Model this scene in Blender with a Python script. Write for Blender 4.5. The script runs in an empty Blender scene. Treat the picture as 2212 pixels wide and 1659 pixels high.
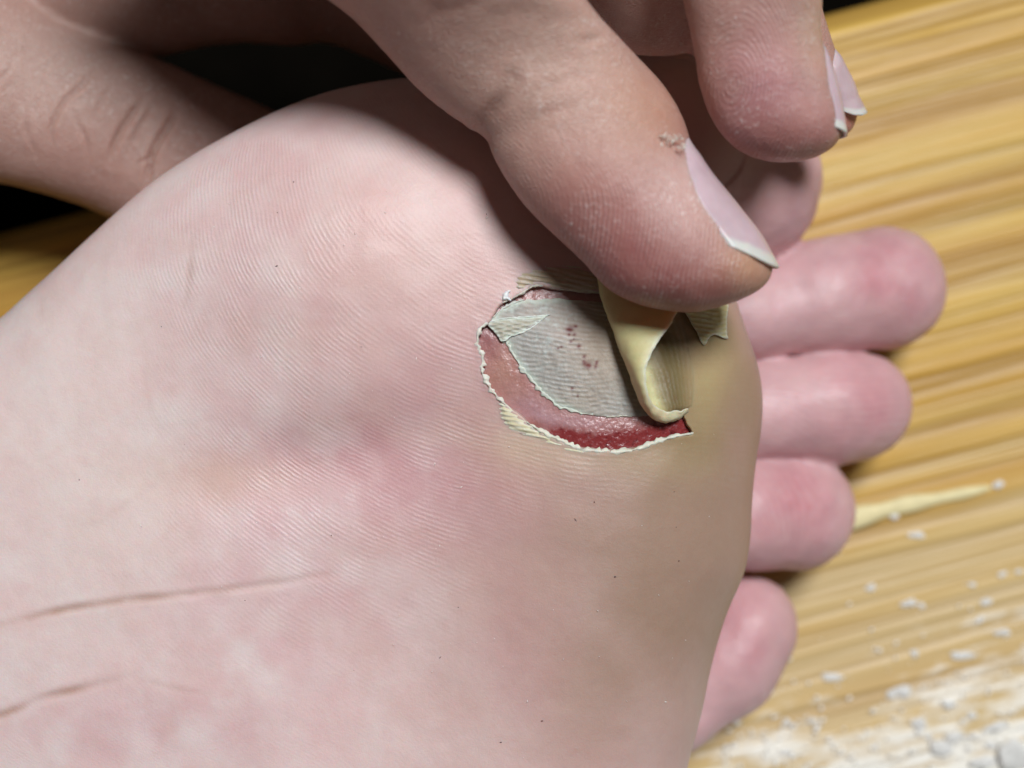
import bpy, bmesh, math, random
import numpy as np
import openvdb as vdb
from mathutils import Vector

random.seed(7); np.random.seed(7)
sc = bpy.context.scene
COL = sc.collection

# ------------------------------------------------------------------ camera, world, light
CAMZ, FOCUS, WIDTH = 22.4, 17.0, 12.5          # cm: camera height above the board, focus distance, picture width at focus
LIGHT_DIR = Vector((0.22, 0.45, 1.0)).normalized()
cam = bpy.data.cameras.new("camera")
cam.sensor_width = 36.0; cam.sensor_fit = 'HORIZONTAL'
cam.lens = 18.0 / (WIDTH / 2 / FOCUS)
cam.clip_start = 0.005; cam.clip_end = 50
cam.dof.use_dof = True; cam.dof.focus_distance = FOCUS * 0.01; cam.dof.aperture_fstop = 11.0
camo = bpy.data.objects.new("camera", cam); COL.objects.link(camo)
camo.location = (0, 0, CAMZ * 0.01)
sc.camera = camo

w = bpy.data.worlds.new("World"); sc.world = w; w.use_nodes = True
w.node_tree.nodes["Background"].inputs[0].default_value = (1.0, 0.93, 0.86, 1)
w.node_tree.nodes["Background"].inputs[1].default_value = 0.05

lamp = bpy.data.lights.new("ceiling_lamp", 'AREA'); lamp.shape = 'DISK'; lamp.size = 0.28; lamp.energy = 11.6
lamp.color = (0.94, 0.97, 1.0)
lampo = bpy.data.objects.new("ceiling_lamp", lamp); COL.objects.link(lampo)
lampo.location = LIGHT_DIR * 1.0 + Vector((0, 0, 0.05))
lampo.rotation_euler = LIGHT_DIR.to_track_quat('Z', 'Y').to_euler()

sc.view_settings.view_transform = 'Standard'; sc.view_settings.look = 'None'
sc.view_settings.exposure = 0.0; sc.view_settings.gamma = 1.0
sc.render.engine = 'CYCLES'
sc.cycles.use_denoising = True
sc.cycles.max_bounces = 6

# ------------------------------------------------------------------ helpers
K = WIDTH / 2212.0                      # cm per unit of the measuring grid (2212 x 1659) at the focus plane
def scale_at(z): return K * (CAMZ - z) / FOCUS
def P(u, v, z=5.2):
    s = scale_at(z); return np.array([(u - 1106) * s, -(v - 829.5) * s, z])
def C(cx, cy): return 932.6 + cx * 0.3472, 493.7 + cy * 0.3472      # close-up of the wound -> measuring grid
def PC(cx, cy, z=5.35): return P(*C(cx, cy), z)
def lin(r, g, b):
    c = np.array([r, g, b], float) / 255
    return np.where(c <= 0.04045, c / 12.92, ((c + 0.055) / 1.055) ** 2.4)
def sstep(a, b, x):
    t = np.clip((x - a) / (b - a), 0, 1); return t * t * (3 - 2 * t)

def _hash(i, j, k, s):
    n = (i * 374761393 + j * 668265263 + k * 2147483647 + s * 1274126177) & 0xffffffff
    n = ((n ^ (n >> 13)) * 1274126177) & 0xffffffff
    n = (n ^ (n >> 16)) & 0xffff
    return n / 65535.0
def vnoise(p, scale, seed=0):
    q = p / scale; f0 = np.floor(q).astype(np.int64); t = q - f0; t = t * t * (3 - 2 * t)
    out = 0
    for a in (0, 1):
        for b in (0, 1):
            for c in (0, 1):
                wgt = (t[:, 0] if a else 1 - t[:, 0]) * (t[:, 1] if b else 1 - t[:, 1]) * (t[:, 2] if c else 1 - t[:, 2])
                out = out + wgt * _hash(f0[:, 0] + a, f0[:, 1] + b, f0[:, 2] + c, seed)
    return out * 2 - 1
def fbm(p, scale, seed=0, o=3):
    r, a = 0, 1.0
    for i in range(o): r = r + a * vnoise(p, scale / 2 ** i, seed + i); a *= 0.5
    return r / 1.6

def seg_dist(X, Y, pts, closed=False):
    """distance to a polyline (pts in cm)"""
    pts = np.asarray(pts, float)[:, :2]; n = len(pts)
    d = np.full(X.shape, 1e9)
    for i in range(n if closed else n - 1):
        a, b = pts[i], pts[(i + 1) % n]; e = b - a; L = max(e @ e, 1e-12)
        t = np.clip(((X - a[0]) * e[0] + (Y - a[1]) * e[1]) / L, 0, 1)
        d = np.minimum(d, np.hypot(X - a[0] - t * e[0], Y - a[1] - t * e[1]))
    return d
def near_dist(X, Y, pts, reach=0.4):
    pts = np.asarray(pts, float)[:, :2]; lo, hi = pts.min(0) - reach, pts.max(0) + reach
    m = (X > lo[0]) & (X < hi[0]) & (Y > lo[1]) & (Y < hi[1]); d = np.full(X.shape, 9.0)
    if m.any(): d[m] = seg_dist(X[m], Y[m], pts)
    return d
def inside(X, Y, pts):
    pts = np.asarray(pts, float)[:, :2]; n = len(pts); r = np.zeros(X.shape, bool)
    for i in range(n):
        x1, y1 = pts[i]; x2, y2 = pts[(i + 1) % n]
        if y1 == y2: continue
        c = ((y1 > Y) != (y2 > Y)) & (X < (x2 - x1) * (Y - y1) / (y2 - y1) + x1)
        r ^= c
    return r
def sdist(X, Y, pts):
    """positive inside"""
    d = seg_dist(X, Y, pts, True); return np.where(inside(X, Y, pts), d, -d)
def smooth_poly(pts, n=6, closed=True):
    pts = np.asarray(pts, float); m = len(pts); out = []
    for i in range(m if closed else m - 1):
        if closed: p0, p1, p2, p3 = pts[i - 1], pts[i], pts[(i + 1) % m], pts[(i + 2) % m]
        else: p0, p1, p2, p3 = pts[max(i - 1, 0)], pts[i], pts[i + 1], pts[min(i + 2, m - 1)]
        for k in range(n):
            t = k / n
            out.append(0.5 * (2 * p1 + (p2 - p0) * t + (2 * p0 - 5 * p1 + 4 * p2 - p3) * t * t + (3 * p1 - p0 - 3 * p2 + p3) * t ** 3))
    if not closed: out.append(pts[-1])
    return np.array(out)
def jagged(pts, amp, seed, n=8):
    q = smooth_poly(pts, n); z = np.c_[q, np.full(len(q), seed * 3.1)] if q.shape[1] == 2 else q.copy()
    z[:, 2] = seed * 3.1
    q = q.copy()
    q[:, 0] += amp * (vnoise(z, 0.07, seed) + 0.6 * vnoise(z, 0.025, seed + 5))
    q[:, 1] += amp * (vnoise(z, 0.07, seed + 9) + 0.6 * vnoise(z, 0.025, seed + 14))
    return q

def tag(o, label=None, cat=None, group=None, kind=None):
    if label: o["label"] = label
    if cat: o["category"] = cat
    if group: o["group"] = group
    if kind: o["kind"] = kind
    return o
def set_attr(me, name, vals):
    vals = np.asarray(vals, np.float32)
    if vals.ndim == 1:
        a = me.attributes.new(name, 'FLOAT', 'POINT'); a.data.foreach_set("value", vals)
    else:
        a = me.attributes.new(name, 'FLOAT_COLOR', 'POINT')
        a.data.foreach_set("color", np.c_[vals, np.ones(len(vals))].astype(np.float32).ravel())
def mesh_from(name, verts_cm, faces, smooth=True):
    me = bpy.data.meshes.new(name)
    v = np.asarray(verts_cm, float) * 0.01
    if isinstance(faces, np.ndarray):
        nf, k = faces.shape
        me.vertices.add(len(v)); me.vertices.foreach_set("co", v.ravel().astype(np.float32))
        me.loops.add(nf * k); me.loops.foreach_set("vertex_index", faces.ravel().astype(np.int32))
        me.polygons.add(nf); me.polygons.foreach_set("loop_start", (np.arange(nf) * k).astype(np.int32))
        me.update(calc_edges=True); me.validate()
    else:
        me.from_pydata([tuple(q) for q in v], [], [list(f) for f in faces]); me.update()
    if smooth: me.polygons.foreach_set("use_smooth", np.ones(len(me.polygons), bool))
    return me
def obj(name, me, mat, parent=None):
    o = bpy.data.objects.new(name, me); COL.objects.link(o)
    if mat: me.materials.clear(); me.materials.append(mat)
    if parent: o.parent = parent
    return o
def get_co(me):
    v = np.empty(len(me.vertices) * 3, np.float32); me.vertices.foreach_get("co", v); return v.reshape(-1, 3).astype(float) * 100
def get_no(me):
    v = np.empty(len(me.vertices) * 3, np.float32); me.vertex_normals.foreach_get("vector", v); return v.reshape(-1, 3).astype(float)
def put_co(me, v): me.vertices.foreach_set("co", (v * 0.01).astype(np.float32).ravel()); me.update()
def edges_of(me):
    e = np.empty(len(me.edges) * 2, np.int32); me.edges.foreach_get("vertices", e); return e.reshape(-1, 2)
def laplace(v, e, it, f=0.5):
    n = len(v); deg = np.bincount(e.ravel(), minlength=n).astype(float)[:, None]; deg[deg == 0] = 1
    for _ in range(it):
        s = np.zeros_like(v)
        for c in range(3):
            s[:, c] = np.bincount(e[:, 0], v[e[:, 1], c], n) + np.bincount(e[:, 1], v[e[:, 0], c], n)
        v = v + f * (s / deg - v)
    return v
def field_to_mesh(name, F, org, h, smooth_it=6, sub=1):
    g = vdb.FloatGrid(3 * h); g.copyFromArray(np.clip(F, -3 * h, 3 * h).astype(np.float32), tolerance=1e-7)
    g.gridClass = vdb.GridClass.LEVEL_SET
    pts, quads = g.convertToQuads(0.0)
    pts = np.asarray(pts, float) * h + org
    me = mesh_from(name, pts, np.asarray(quads)[:, ::-1])
    v = get_co(me); e = edges_of(me)
    v = laplace(v, e, smooth_it, 0.5); put_co(me, v)
    no = get_no(me)                                    # faces must look outwards
    if (no * (v - v.mean(0))).sum() < 0: me.flip_normals()
    if sub:                                            # split every quad into four and relax
        nf = len(me.polygons); q = np.empty(nf * 4, np.int32); me.polygons.foreach_get("vertices", q); q = q.reshape(-1, 4)
        v = get_co(me); n = len(v); e = edges_of(me); e.sort(axis=1)
        key = e[:, 0].astype(np.int64) * n + e[:, 1]; od = np.argsort(key); ks = key[od]
        def mid(i, j):
            k = np.minimum(i, j).astype(np.int64) * n + np.maximum(i, j); return od[np.searchsorted(ks, k)] + n
        fc = v[q].mean(1); em = v[e].mean(1); ne = len(e)
        f0 = n + ne + np.arange(nf); m = [mid(q[:, i], q[:, (i + 1) % 4]) for i in range(4)]
        nq = np.vstack([np.c_[q[:, i], m[i], f0, m[i - 1]] for i in range(4)])
        bpy.data.meshes.remove(me); me = mesh_from(name, np.vstack([v, em, fc]), nq)
        v = laplace(get_co(me), edges_of(me), 3, 0.5); put_co(me, v)
    return me
def smin(a, b, k):
    h = np.clip(0.5 + 0.5 * (b - a) / k, 0, 1); return b + (a - b) * h - k * h * (1 - h)
def chain(X, Y, Z, pts):
    """round cones along a list of (x, y, z, r)"""
    d = None
    for (a, b) in zip(pts[:-1], pts[1:]):
        a = np.array(a, float); b = np.array(b, float); e = b[:3] - a[:3]; L = max(e @ e, 1e-9)
        t = np.clip(((X - a[0]) * e[0] + (Y - a[1]) * e[1] + (Z - a[2]) * e[2]) / L, 0, 1)
        q = np.sqrt((X - a[0] - t * e[0]) ** 2 + (Y - a[1] - t * e[1]) ** 2 + (Z - a[2] - t * e[2]) ** 2) - (a[3] + t * (b[3] - a[3]))
        d = q if d is None else smin(d, q, 0.25)
    return d

# ------------------------------------------------------------------ materials
def mat_new(name):
    m = bpy.data.materials.new(name); m.use_nodes = True
    nt = m.node_tree; b = nt.nodes["Principled BSDF"]; return m, nt, b
def nd(nt, t, **kw):
    n = nt.nodes.new(t)
    for k, v in kw.items(): setattr(n, k, v)
    return n
def math_(nt, op, a, b=None):
    n = nd(nt, "ShaderNodeMath", operation=op)
    for i, x in enumerate((a, b)):
        if x is None: continue
        if isinstance(x, (int, float)): n.inputs[i].default_value = x
        else: nt.links.new(x, n.inputs[i])
    return n.outputs[0]
def mixc(nt, fac, a, b, mode='MIX'):
    n = nd(nt, "ShaderNodeMix", data_type='RGBA', blend_type=mode)
    for s, x in ((n.inputs[0], fac), (n.inputs[6], a), (n.inputs[7], b)):
        if isinstance(x, (int, float)): s.default_value = x
        elif isinstance(x, tuple): s.default_value = x
        else: nt.links.new(x, s)
    return n.outputs[2]
def noise(nt, co, scale, detail=3, rough=0.5):
    n = nd(nt, "ShaderNodeTexNoise"); n.inputs["Scale"].default_value = scale
    n.inputs["Detail"].default_value = detail; n.inputs["Roughness"].default_value = rough
    nt.links.new(co, n.inputs["Vector"]); return n.outputs[0]
def ramp(nt, fac, stops):
    n = nd(nt, "ShaderNodeValToRGB"); nt.links.new(fac, n.inputs[0]); el = n.color_ramp.elements
    while len(el) > 1: el.remove(el[-1])
    el[0].position, el[0].color = stops[0][0], stops[0][1]
    for p, c in stops[1:]:
        e = el.new(p); e.color = c
    return n.outputs[0]
def g(v): return (v, v, v, 1)

def skin_material(name, cell=0.0, sss=0.5, rough=0.5, ridge_h=6e-5, mottle=0.10, pore=2.2e-5, spec=0.4, radius=0.0020, ridge_col=0.16):
    m, nt, b = mat_new(name); L = nt.links
    tc = nd(nt, "ShaderNodeTexCoord").outputs["Object"]
    col = nd(nt, "ShaderNodeAttribute", attribute_name="col").outputs["Color"]
    rp = nd(nt, "ShaderNodeAttribute", attribute_name="ridge").outputs["Fac"]
    ra = nd(nt, "ShaderNodeAttribute", attribute_name="ridge_amp").outputs["Fac"]
    n1 = noise(nt, tc, 900, 4, 0.6)          # about a millimetre
    n2 = noise(nt, tc, 5200, 2, 0.6)         # pores
    n3 = noise(nt, tc, 2200, 2, 0.5)
    wob = math_(nt, 'MULTIPLY', math_(nt, 'SUBTRACT', n1, 0.5), 0.4)
    wob = math_(nt, 'ADD', wob, math_(nt, 'MULTIPLY', noise(nt, tc, 130, 1, 0.5), 2.6))
    ph = math_(nt, 'MULTIPLY', math_(nt, 'ADD', rp, wob), 2 * math.pi)
    sn = math_(nt, 'ADD', math_(nt, 'MULTIPLY', math_(nt, 'SINE', ph), 0.5), 0.5)
    n4 = ramp(nt, noise(nt, tc, 260, 2, 0.5), [(0.34, g(0.15)), (0.66, g(1.0))])
    brk = math_(nt, 'MULTIPLY', n4, math_(nt, 'ADD', math_(nt, 'MULTIPLY', n3, 1.5), 0.0))      # ridges broken into beads
    rid = math_(nt, 'MULTIPLY', math_(nt, 'MULTIPLY', sn, ra), brk)
    c = mixc(nt, mottle, col, ramp(nt, n1, [(0.3, (0.75, 0.5, 0.48, 1)), (0.7, (1, 1, 1, 1))]), 'MULTIPLY')
    c = mixc(nt, math_(nt, 'MULTIPLY', rid, ridge_col), c, (0.92, 0.88, 0.88, 1))
    c = mixc(nt, 0.05, c, ramp(nt, n2, [(0.35, g(0.4)), (0.65, g(1.0))]), 'MULTIPLY')
    if cell:
        dry = math_(nt, 'MULTIPLY', ramp(nt, n3, [(0.56, g(0.0)), (0.72, g(1.0))]), ramp(nt, noise(nt, tc, 180, 2), [(0.4, g(0.0)), (0.65, g(0.42))]))
        c = mixc(nt, dry, c, (0.80, 0.72, 0.68, 1))
    L.new(c, b.inputs["Base Color"])
    b.inputs["Roughness"].default_value = rough
    b.inputs["Specular IOR Level"].default_value = spec
    b.inputs["Subsurface Weight"].default_value = sss
    b.inputs["Subsurface Radius"].default_value = (1.0, 0.36, 0.22)
    b.inputs["Subsurface Scale"].default_value = radius
    b1 = nd(nt, "ShaderNodeBump"); b1.inputs["Strength"].default_value = 1; b1.inputs["Distance"].default_value = ridge_h
    L.new(rid, b1.inputs["Height"])
    b2 = nd(nt, "ShaderNodeBump"); b2.inputs["Strength"].default_value = 1; b2.inputs["Distance"].default_value = pore
    L.new(math_(nt, 'ADD', n2, math_(nt, 'MULTIPLY', n3, 1.2)), b2.inputs["Height"]); L.new(b1.outputs[0], b2.inputs["Normal"])
    last = b2.outputs[0]
    if cell:                                         # fine criss-cross lines of finger skin
        mp = nd(nt, "ShaderNodeMapping"); mp.inputs["Rotation"].default_value = (0, 0, 0.5); mp.inputs["Scale"].default_value = (0.75, 1.5, 1.0)
        L.new(tc, mp.inputs["Vector"])
        vo = nd(nt, "ShaderNodeTexVoronoi", feature='DISTANCE_TO_EDGE'); vo.inputs["Scale"].default_value = 1900
        L.new(mp.outputs[0], vo.inputs["Vector"])
        b3 = nd(nt, "ShaderNodeBump"); b3.inputs["Strength"].default_value = 1; b3.inputs["Distance"].default_value = cell
        L.new(math_(nt, 'MULTIPLY', math_(nt, 'MINIMUM', vo.outputs["Distance"], 0.25), math_(nt, 'SUBTRACT', 1.0, ra)), b3.inputs["Height"]); L.new(last, b3.inputs["Normal"]); last = b3.outputs[0]
    L.new(last, b.inputs["Normal"])
    return m

M_SOLE = skin_material("sole_skin", sss=0.5, rough=0.44, ridge_h=5e-5, ridge_col=0.14)
M_HAND = skin_material("hand_skin", cell=2.0e-4, sss=0.45, rough=0.42, ridge_h=1.2e-4, mottle=0.25, pore=5e-5, ridge_col=0.16)
M_DEAD = skin_material("dead_skin", sss=0.25, rough=0.6, ridge_h=9e-5, mottle=0.15, pore=3e-5, radius=0.0008, ridge_col=0.5)
M_FLAP = skin_material("peeled_skin", sss=0.45, rough=0.5, ridge_h=5e-5, mottle=0.18, pore=2.5e-5, radius=0.001, ridge_col=0.1)
M_RAW = skin_material("raw_skin", sss=0.4, rough=0.27, ridge_h=2e-5, mottle=0.35, pore=4e-5, spec=0.5, radius=0.0012, ridge_col=0.0)

def nail_material():
    m, nt, b = mat_new("nail"); L = nt.links
    col = nd(nt, "ShaderNodeAttribute", attribute_name="col").outputs["Color"]
    tc = nd(nt, "ShaderNodeTexCoord").outputs["Object"]
    n1 = noise(nt, tc, 700, 3)
    L.new(mixc(nt, 0.25, col, ramp(nt, n1, [(0.3, (0.8, 0.68, 0.7, 1)), (0.7, g(1.0))]), 'MULTIPLY'), b.inputs["Base Color"])
    b.inputs["Roughness"].default_value = 0.3; b.inputs["Specular IOR Level"].default_value = 0.35; b.inputs["Subsurface Weight"].default_value = 0.3
    b.inputs["Subsurface Scale"].default_value = 0.0006
    bp = nd(nt, "ShaderNodeBump"); bp.inputs["Strength"].default_value = 0.6; bp.inputs["Distance"].default_value = 6e-5
    L.new(n1, bp.inputs["Height"]); L.new(bp.outputs[0], b.inputs["Normal"])
    return m
M_NAIL = nail_material()

def plain_material(name, color, rough=0.6, var=0.2, sc_=900, bump=4e-5, spec=0.4):
    m, nt, b = mat_new(name); L = nt.links
    tc = nd(nt, "ShaderNodeTexCoord").outputs["Object"]; n1 = noise(nt, tc, sc_, 4, 0.6)
    L.new(mixc(nt, var, tuple(color) + (1,), ramp(nt, n1, [(0.3, g(0.3)), (0.7, g(1.0))]), 'MULTIPLY'), b.inputs["Base Color"])
    b.inputs["Roughness"].default_value = rough; b.inputs["Specular IOR Level"].default_value = spec
    bp = nd(nt, "ShaderNodeBump"); bp.inputs["Distance"].default_value = bump; L.new(n1, bp.inputs["Height"]); L.new(bp.outputs[0], b.inputs["Normal"])
    return m

def wood_material():
    m, nt, b = mat_new("worn_pine"); L = nt.links
    tc = nd(nt, "ShaderNodeTexCoord").outputs["Object"]       # x runs along the grain
    def mapped(sx, sy, sz=1, loc=(0, 0, 0)):
        n = nd(nt, "ShaderNodeMapping"); n.inputs["Scale"].default_value = (sx, sy, sz); n.inputs["Location"].default_value = loc
        L.new(tc, n.inputs["Vector"]); return n.outputs[0]
    broad = noise(nt, mapped(9, 150), 1.0, 3, 0.5)
    fine = noise(nt, mapped(16, 620), 1.0, 4, 0.6)
    sep = nd(nt, "ShaderNodeSeparateXYZ"); L.new(tc, sep.inputs[0])
    warp = noise(nt, mapped(14, 40), 1.0, 2, 0.5)
    # grain lines along x, uneven in width and spacing
    g1 = ramp(nt, noise(nt, mapped(5, 210, 1, (3, 1, 0)), 1.0, 2, 0.5), [(0.50, g(0.0)), (0.60, g(1.0)), (0.68, g(0.15))])
    g2 = ramp(nt, noise(nt, mapped(7, 430, 1, (1, 7, 0)), 1.0, 2, 0.5), [(0.52, g(0.0)), (0.66, g(0.8))])
    rings = math_(nt, 'MAXIMUM', g1, g2)
    c = ramp(nt, broad, [(0.28, tuple(lin(198, 150, 66)) + (1,)), (0.5, tuple(lin(210, 168, 80)) + (1,)), (0.72, tuple(lin(212, 176, 90)) + (1,))])
    c = mixc(nt, math_(nt, 'MULTIPLY', rings, math_(nt, 'MULTIPLY', fine, 1.0)), c, tuple(lin(140, 98, 44)) + (1,))
    c = mixc(nt, 0.45, c, ramp(nt, fine, [(0.30, g(0.5)), (0.62, g(1.0))]), 'MULTIPLY')
    # chalky white dust rubbed into the near side of the board
    dist = math_(nt, 'MULTIPLY', math_(nt, 'ADD', sep.outputs[1], 0.104), -42.0)
    xx = math_(nt, 'MULTIPLY', math_(nt, 'SUBTRACT', sep.outputs[0], 0.02), 9.0)
    dn = noise(nt, mapped(60, 260), 1.0, 4, 0.65)
    dust = math_(nt, 'ADD', math_(nt, 'ADD', dist, math_(nt, 'MULTIPLY', xx, 0.3)), math_(nt, 'MULTIPLY', math_(nt, 'SUBTRACT', dn, 0.5), 3.4))
    dm = ramp(nt, dust, [(0.25, g(0.0)), (0.85, g(1.0))])
    pale = math_(nt, 'ADD', math_(nt, 'MULTIPLY', math_(nt, 'ADD', sep.outputs[1], 0.066), -18.0), math_(nt, 'MULTIPLY', math_(nt, 'SUBTRACT', broad, 0.5), 1.2))
    pm = ramp(nt, pale, [(0.0, g(0.0)), (0.7, g(0.62))])
    c = mixc(nt, pm, c, tuple(lin(216, 193, 150)) + (1,))
    c = mixc(nt, math_(nt, 'MULTIPLY', dm, 0.85), c, tuple(lin(252, 250, 242)) + (1,))
    L.new(c, b.inputs["Base Color"])
    b.inputs["Roughness"].default_value = 0.42; b.inputs["Specular IOR Level"].default_value = 0.35
    bp = nd(nt, "ShaderNodeBump"); bp.inputs["Distance"].default_value = 3.5e-4; bp.inputs["Strength"].default_value = 0.8
    hh = math_(nt, 'ADD', math_(nt, 'MULTIPLY', rings, -0.8), math_(nt, 'ADD', fine, math_(nt, 'MULTIPLY', dm, 0.5)))
    L.new(hh, bp.inputs["Height"]); L.new(bp.outputs[0], b.inputs["Normal"])
    return m

# ------------------------------------------------------------------ the setting: board and dark floor
ang = math.atan2(490, 1850)
edge0 = P(0, 490, 0); edge1 = P(1850, 0, 0)
def build_board():
    # local x along the grain, y = 0 at the far edge, going to -0.40 m
    me = bpy.data.meshes.new("wooden_board"); bm = bmesh.new()
    prof = []
    Rr = 0.006
    for i in range(9):
        a = math.pi / 2 * i / 8
        prof.append((-Rr + Rr * math.cos(a), -Rr + Rr * math.sin(a)))
    prof = [(0, -0.045)] + prof
    ys = np.linspace(-Rr, -0.42, 180)[1:]
    for y in ys: prof.append((y, 0.0003 * math.sin(y * 1700) * (0.4 + 0.6 * math.sin(y * 310) ** 2) * 0.35))
    prof.append((-0.42, -0.045))
    xs = np.linspace(-0.34, 0.34, 60)
    grid = [[bm.verts.new((x, y, z)) for (y, z) in prof] for x in xs]
    for i in range(len(xs) - 1):
        for j in range(len(prof)):
            k = (j + 1) % len(prof)
            bm.faces.new((grid[i][j], grid[i][k], grid[i + 1][k], grid[i + 1][j]))
    bm.faces.new(grid[0][::-1]); bm.faces.new(grid[-1])
    bmesh.ops.recalc_face_normals(bm, faces=bm.faces)
    bm.to_mesh(me); bm.free()
    me.polygons.foreach_set("use_smooth", np.ones(len(me.polygons), bool))
    o = obj("wooden_board", me, wood_material())
    mid = (edge0 + edge1) / 2 * 0.01
    o.location = (mid[0], mid[1], 0); o.rotation_euler = (0, 0, ang)
    tag(o, "worn golden pine board with long grain lines under the foot", "board", kind="structure")
    return o
BOARD = build_board()
def build_floor():
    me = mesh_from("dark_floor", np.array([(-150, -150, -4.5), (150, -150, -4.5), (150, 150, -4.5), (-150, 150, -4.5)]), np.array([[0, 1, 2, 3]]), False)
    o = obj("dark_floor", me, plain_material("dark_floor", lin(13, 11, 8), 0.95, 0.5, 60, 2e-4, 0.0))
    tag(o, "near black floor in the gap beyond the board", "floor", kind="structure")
build_floor()

# ------------------------------------------------------------------ the foot
ZR = 3.9
OUT_V = [(-1250, 1010), (-800, 1010), (-350, 900), (-150, 800), (0, 690), (60, 637), (130, 575), (190, 520), (240, 475), (320, 405), (380, 363), (440, 325),
         (520, 282), (600, 243), (700, 205), (800, 182), (880, 172), (1000, 168), (1130, 185), (1270, 235), (1400, 330), (1490, 430), (1550, 530),
         (1585, 640), (1612, 720), (1635, 790), (1645, 860), (1641, 930), (1630, 1000), (1622, 1080), (1619, 1150), (1606, 1230), (1572, 1310),
         (1546, 1390), (1531, 1450), (1519, 1510), (1502, 1580), (1486, 1640), (1470, 1710), (1420, 1850), (1330, 1980), (1150, 2080), (900, 2130),
         (450, 2140), (-100, 2080), (-700, 2010), (-1250, 1990), (-1700, 1930), (-1950, 1720), (-1970, 1420), (-1780, 1150)]
OUTLINE = smooth_poly(np.array([P(u, v, ZR)[:2] for u, v in OUT_V]), 5)

def gs(X, Y, u, v, su, sv=None, a=0.0, z=5.2):
    """soft blob in grid units"""
    p = P(u, v, z); s = scale_at(z); sv = sv or su
    dx, dy = (X - p[0]) / s, -(Y - p[1]) / s
    ca, sa = math.cos(math.radians(a)), math.sin(math.radians(a))
    e, f = dx * ca + dy * sa, -dx * sa + dy * ca
    return np.exp(-0.5 * ((e / su) ** 2 + (f / sv) ** 2))
def t_top(X, Y):
    t = 1.38 + 0.36 * gs(X, Y, 720, 560, 230, 260) + 0.26 * gs(X, Y, 1330, 1230, 220, 330, -10) + 0.12 * gs(X, Y, 1300, 800, 200)
    t -= 0.20 * gs(X, Y, 700, 985, 200, 70, -10) + 0.10 * gs(X, Y, 330, 850, 130, 230, 20) + 0.06 * gs(X, Y, 980, 960, 120, 90)
    t -= 0.35 * sstep(-3.5, -9, X) - 0.5 * sstep(-10, -14, X)
    return t
def r_top(X, Y):
    return 2.3 - 0.7 * sstep(0.5, 3.0, X)
GX0, GX1, GY0, GY1, GZ0, GZ1, H = -19.2, 8.2, -10.2, 6.2, -0.3, 6.4, 0.064
gx = np.arange(GX0, GX1, H); gy = np.arange(GY0, GY1, H); gz = np.arange(GZ0, GZ1, H)
X2, Y2 = np.meshgrid(gx, gy, indexing='ij')
S2 = sdist(X2, Y2, OUTLINE)
TT, RR = t_top(X2, Y2), r_top(X2, Y2)
HS = ZR + TT * np.sqrt(np.clip(1 - np.clip(1 - S2 / RR, 0, 1) ** 2, 0, 1))        # sole height field
def zs(x, y):
    """height of the sole skin"""
    x = np.atleast_1d(np.asarray(x, float)); y = np.atleast_1d(np.asarray(y, float))
    fx = np.clip((x - GX0) / H, 0, len(gx) - 1.001); fy = np.clip((y - GY0) / H, 0, len(gy) - 1.001)
    i, j = fx.astype(int), fy.astype(int); a, b = fx - i, fy - j
    return HS[i, j] * (1 - a) * (1 - b) + HS[i + 1, j] * a * (1 - b) + HS[i, j + 1] * (1 - a) * b + HS[i + 1, j + 1] * a * b

TOES = {   # (u, v, z, radius in grid units)
    'big':    [(1180, 290, 2.9, 190), (1430, 312, 2.3, 206), (1588, 395, 1.75, 186)],
    'second': [(1380, 700, 2.2, 104), (1640, 672, 1.75, 96), (1780, 640, 1.6, 118), (1905, 622, 1.35, 134)],
    'third':  [(1380, 895, 2.1, 100), (1650, 886, 1.7, 103), (1790, 880, 1.55, 118), (1848, 878, 1.35, 119)],
    'fourth': [(1380, 1120, 2.1, 104), (1620, 1108, 1.65, 118), (1716, 1104, 1.4, 131)],
    'little': [(1290, 1600, 2.2, 120), (1460, 1530, 1.6, 90), (1560, 1430, 1.4, 112), (1607, 1355, 1.3, 117)],
}
def toe_pts(k): return [(*P(u, v, z), r * scale_at(z)) for u, v, z, r in TOES[k]]

CREASES = [  # (points on the grid, depth cm, width cm)
    ([(-200, 1420), (0, 1352), (190, 1308), (380, 1284), (560, 1263), (640, 1250), (745, 1231)], 0.045, 0.028),
    ([(-200, 1620), (0, 1547), (100, 1507), (200, 1481), (262, 1464), (300, 1440)], 0.045, 0.030),
    ([(262, 1464), (330, 1473), (400, 1489), (480, 1500)], 0.022, 0.022),
    ([(411, 500), (413, 580), (407, 645), (385, 690)], 0.035, 0.028),
    ([(409, 655), (425, 700), (447, 745)], 0.022, 0.026),
    ([(600, 1012), (660, 1004), (730, 985)], 0.022, 0.03),
    ([(310, 720), (315, 840), (342, 960)], 0.010, 0.03),
    ([(330, 1040), (240, 1110), (150, 1150)], 0.010, 0.03),
    ([(20, 1010), (110, 980), (190, 930)], 0.008, 0.03),
]
_rg = random.Random(21)
for _ in range(34):
    _u, _v = _rg.uniform(-50, 900), _rg.uniform(700, 1650); _a = math.radians(_rg.gauss(-14, 22)); _l = _rg.uniform(40, 130)
    CREASES.append(([(_u, _v), (_u + _l * .5 * math.cos(_a), _v + _l * .5 * math.sin(_a) + _rg.uniform(-6, 6)), (_u + _l * math.cos(_a), _v + _l * math.sin(_a))], _rg.uniform(.006, .013), _rg.uniform(.018, .03)))
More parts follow.
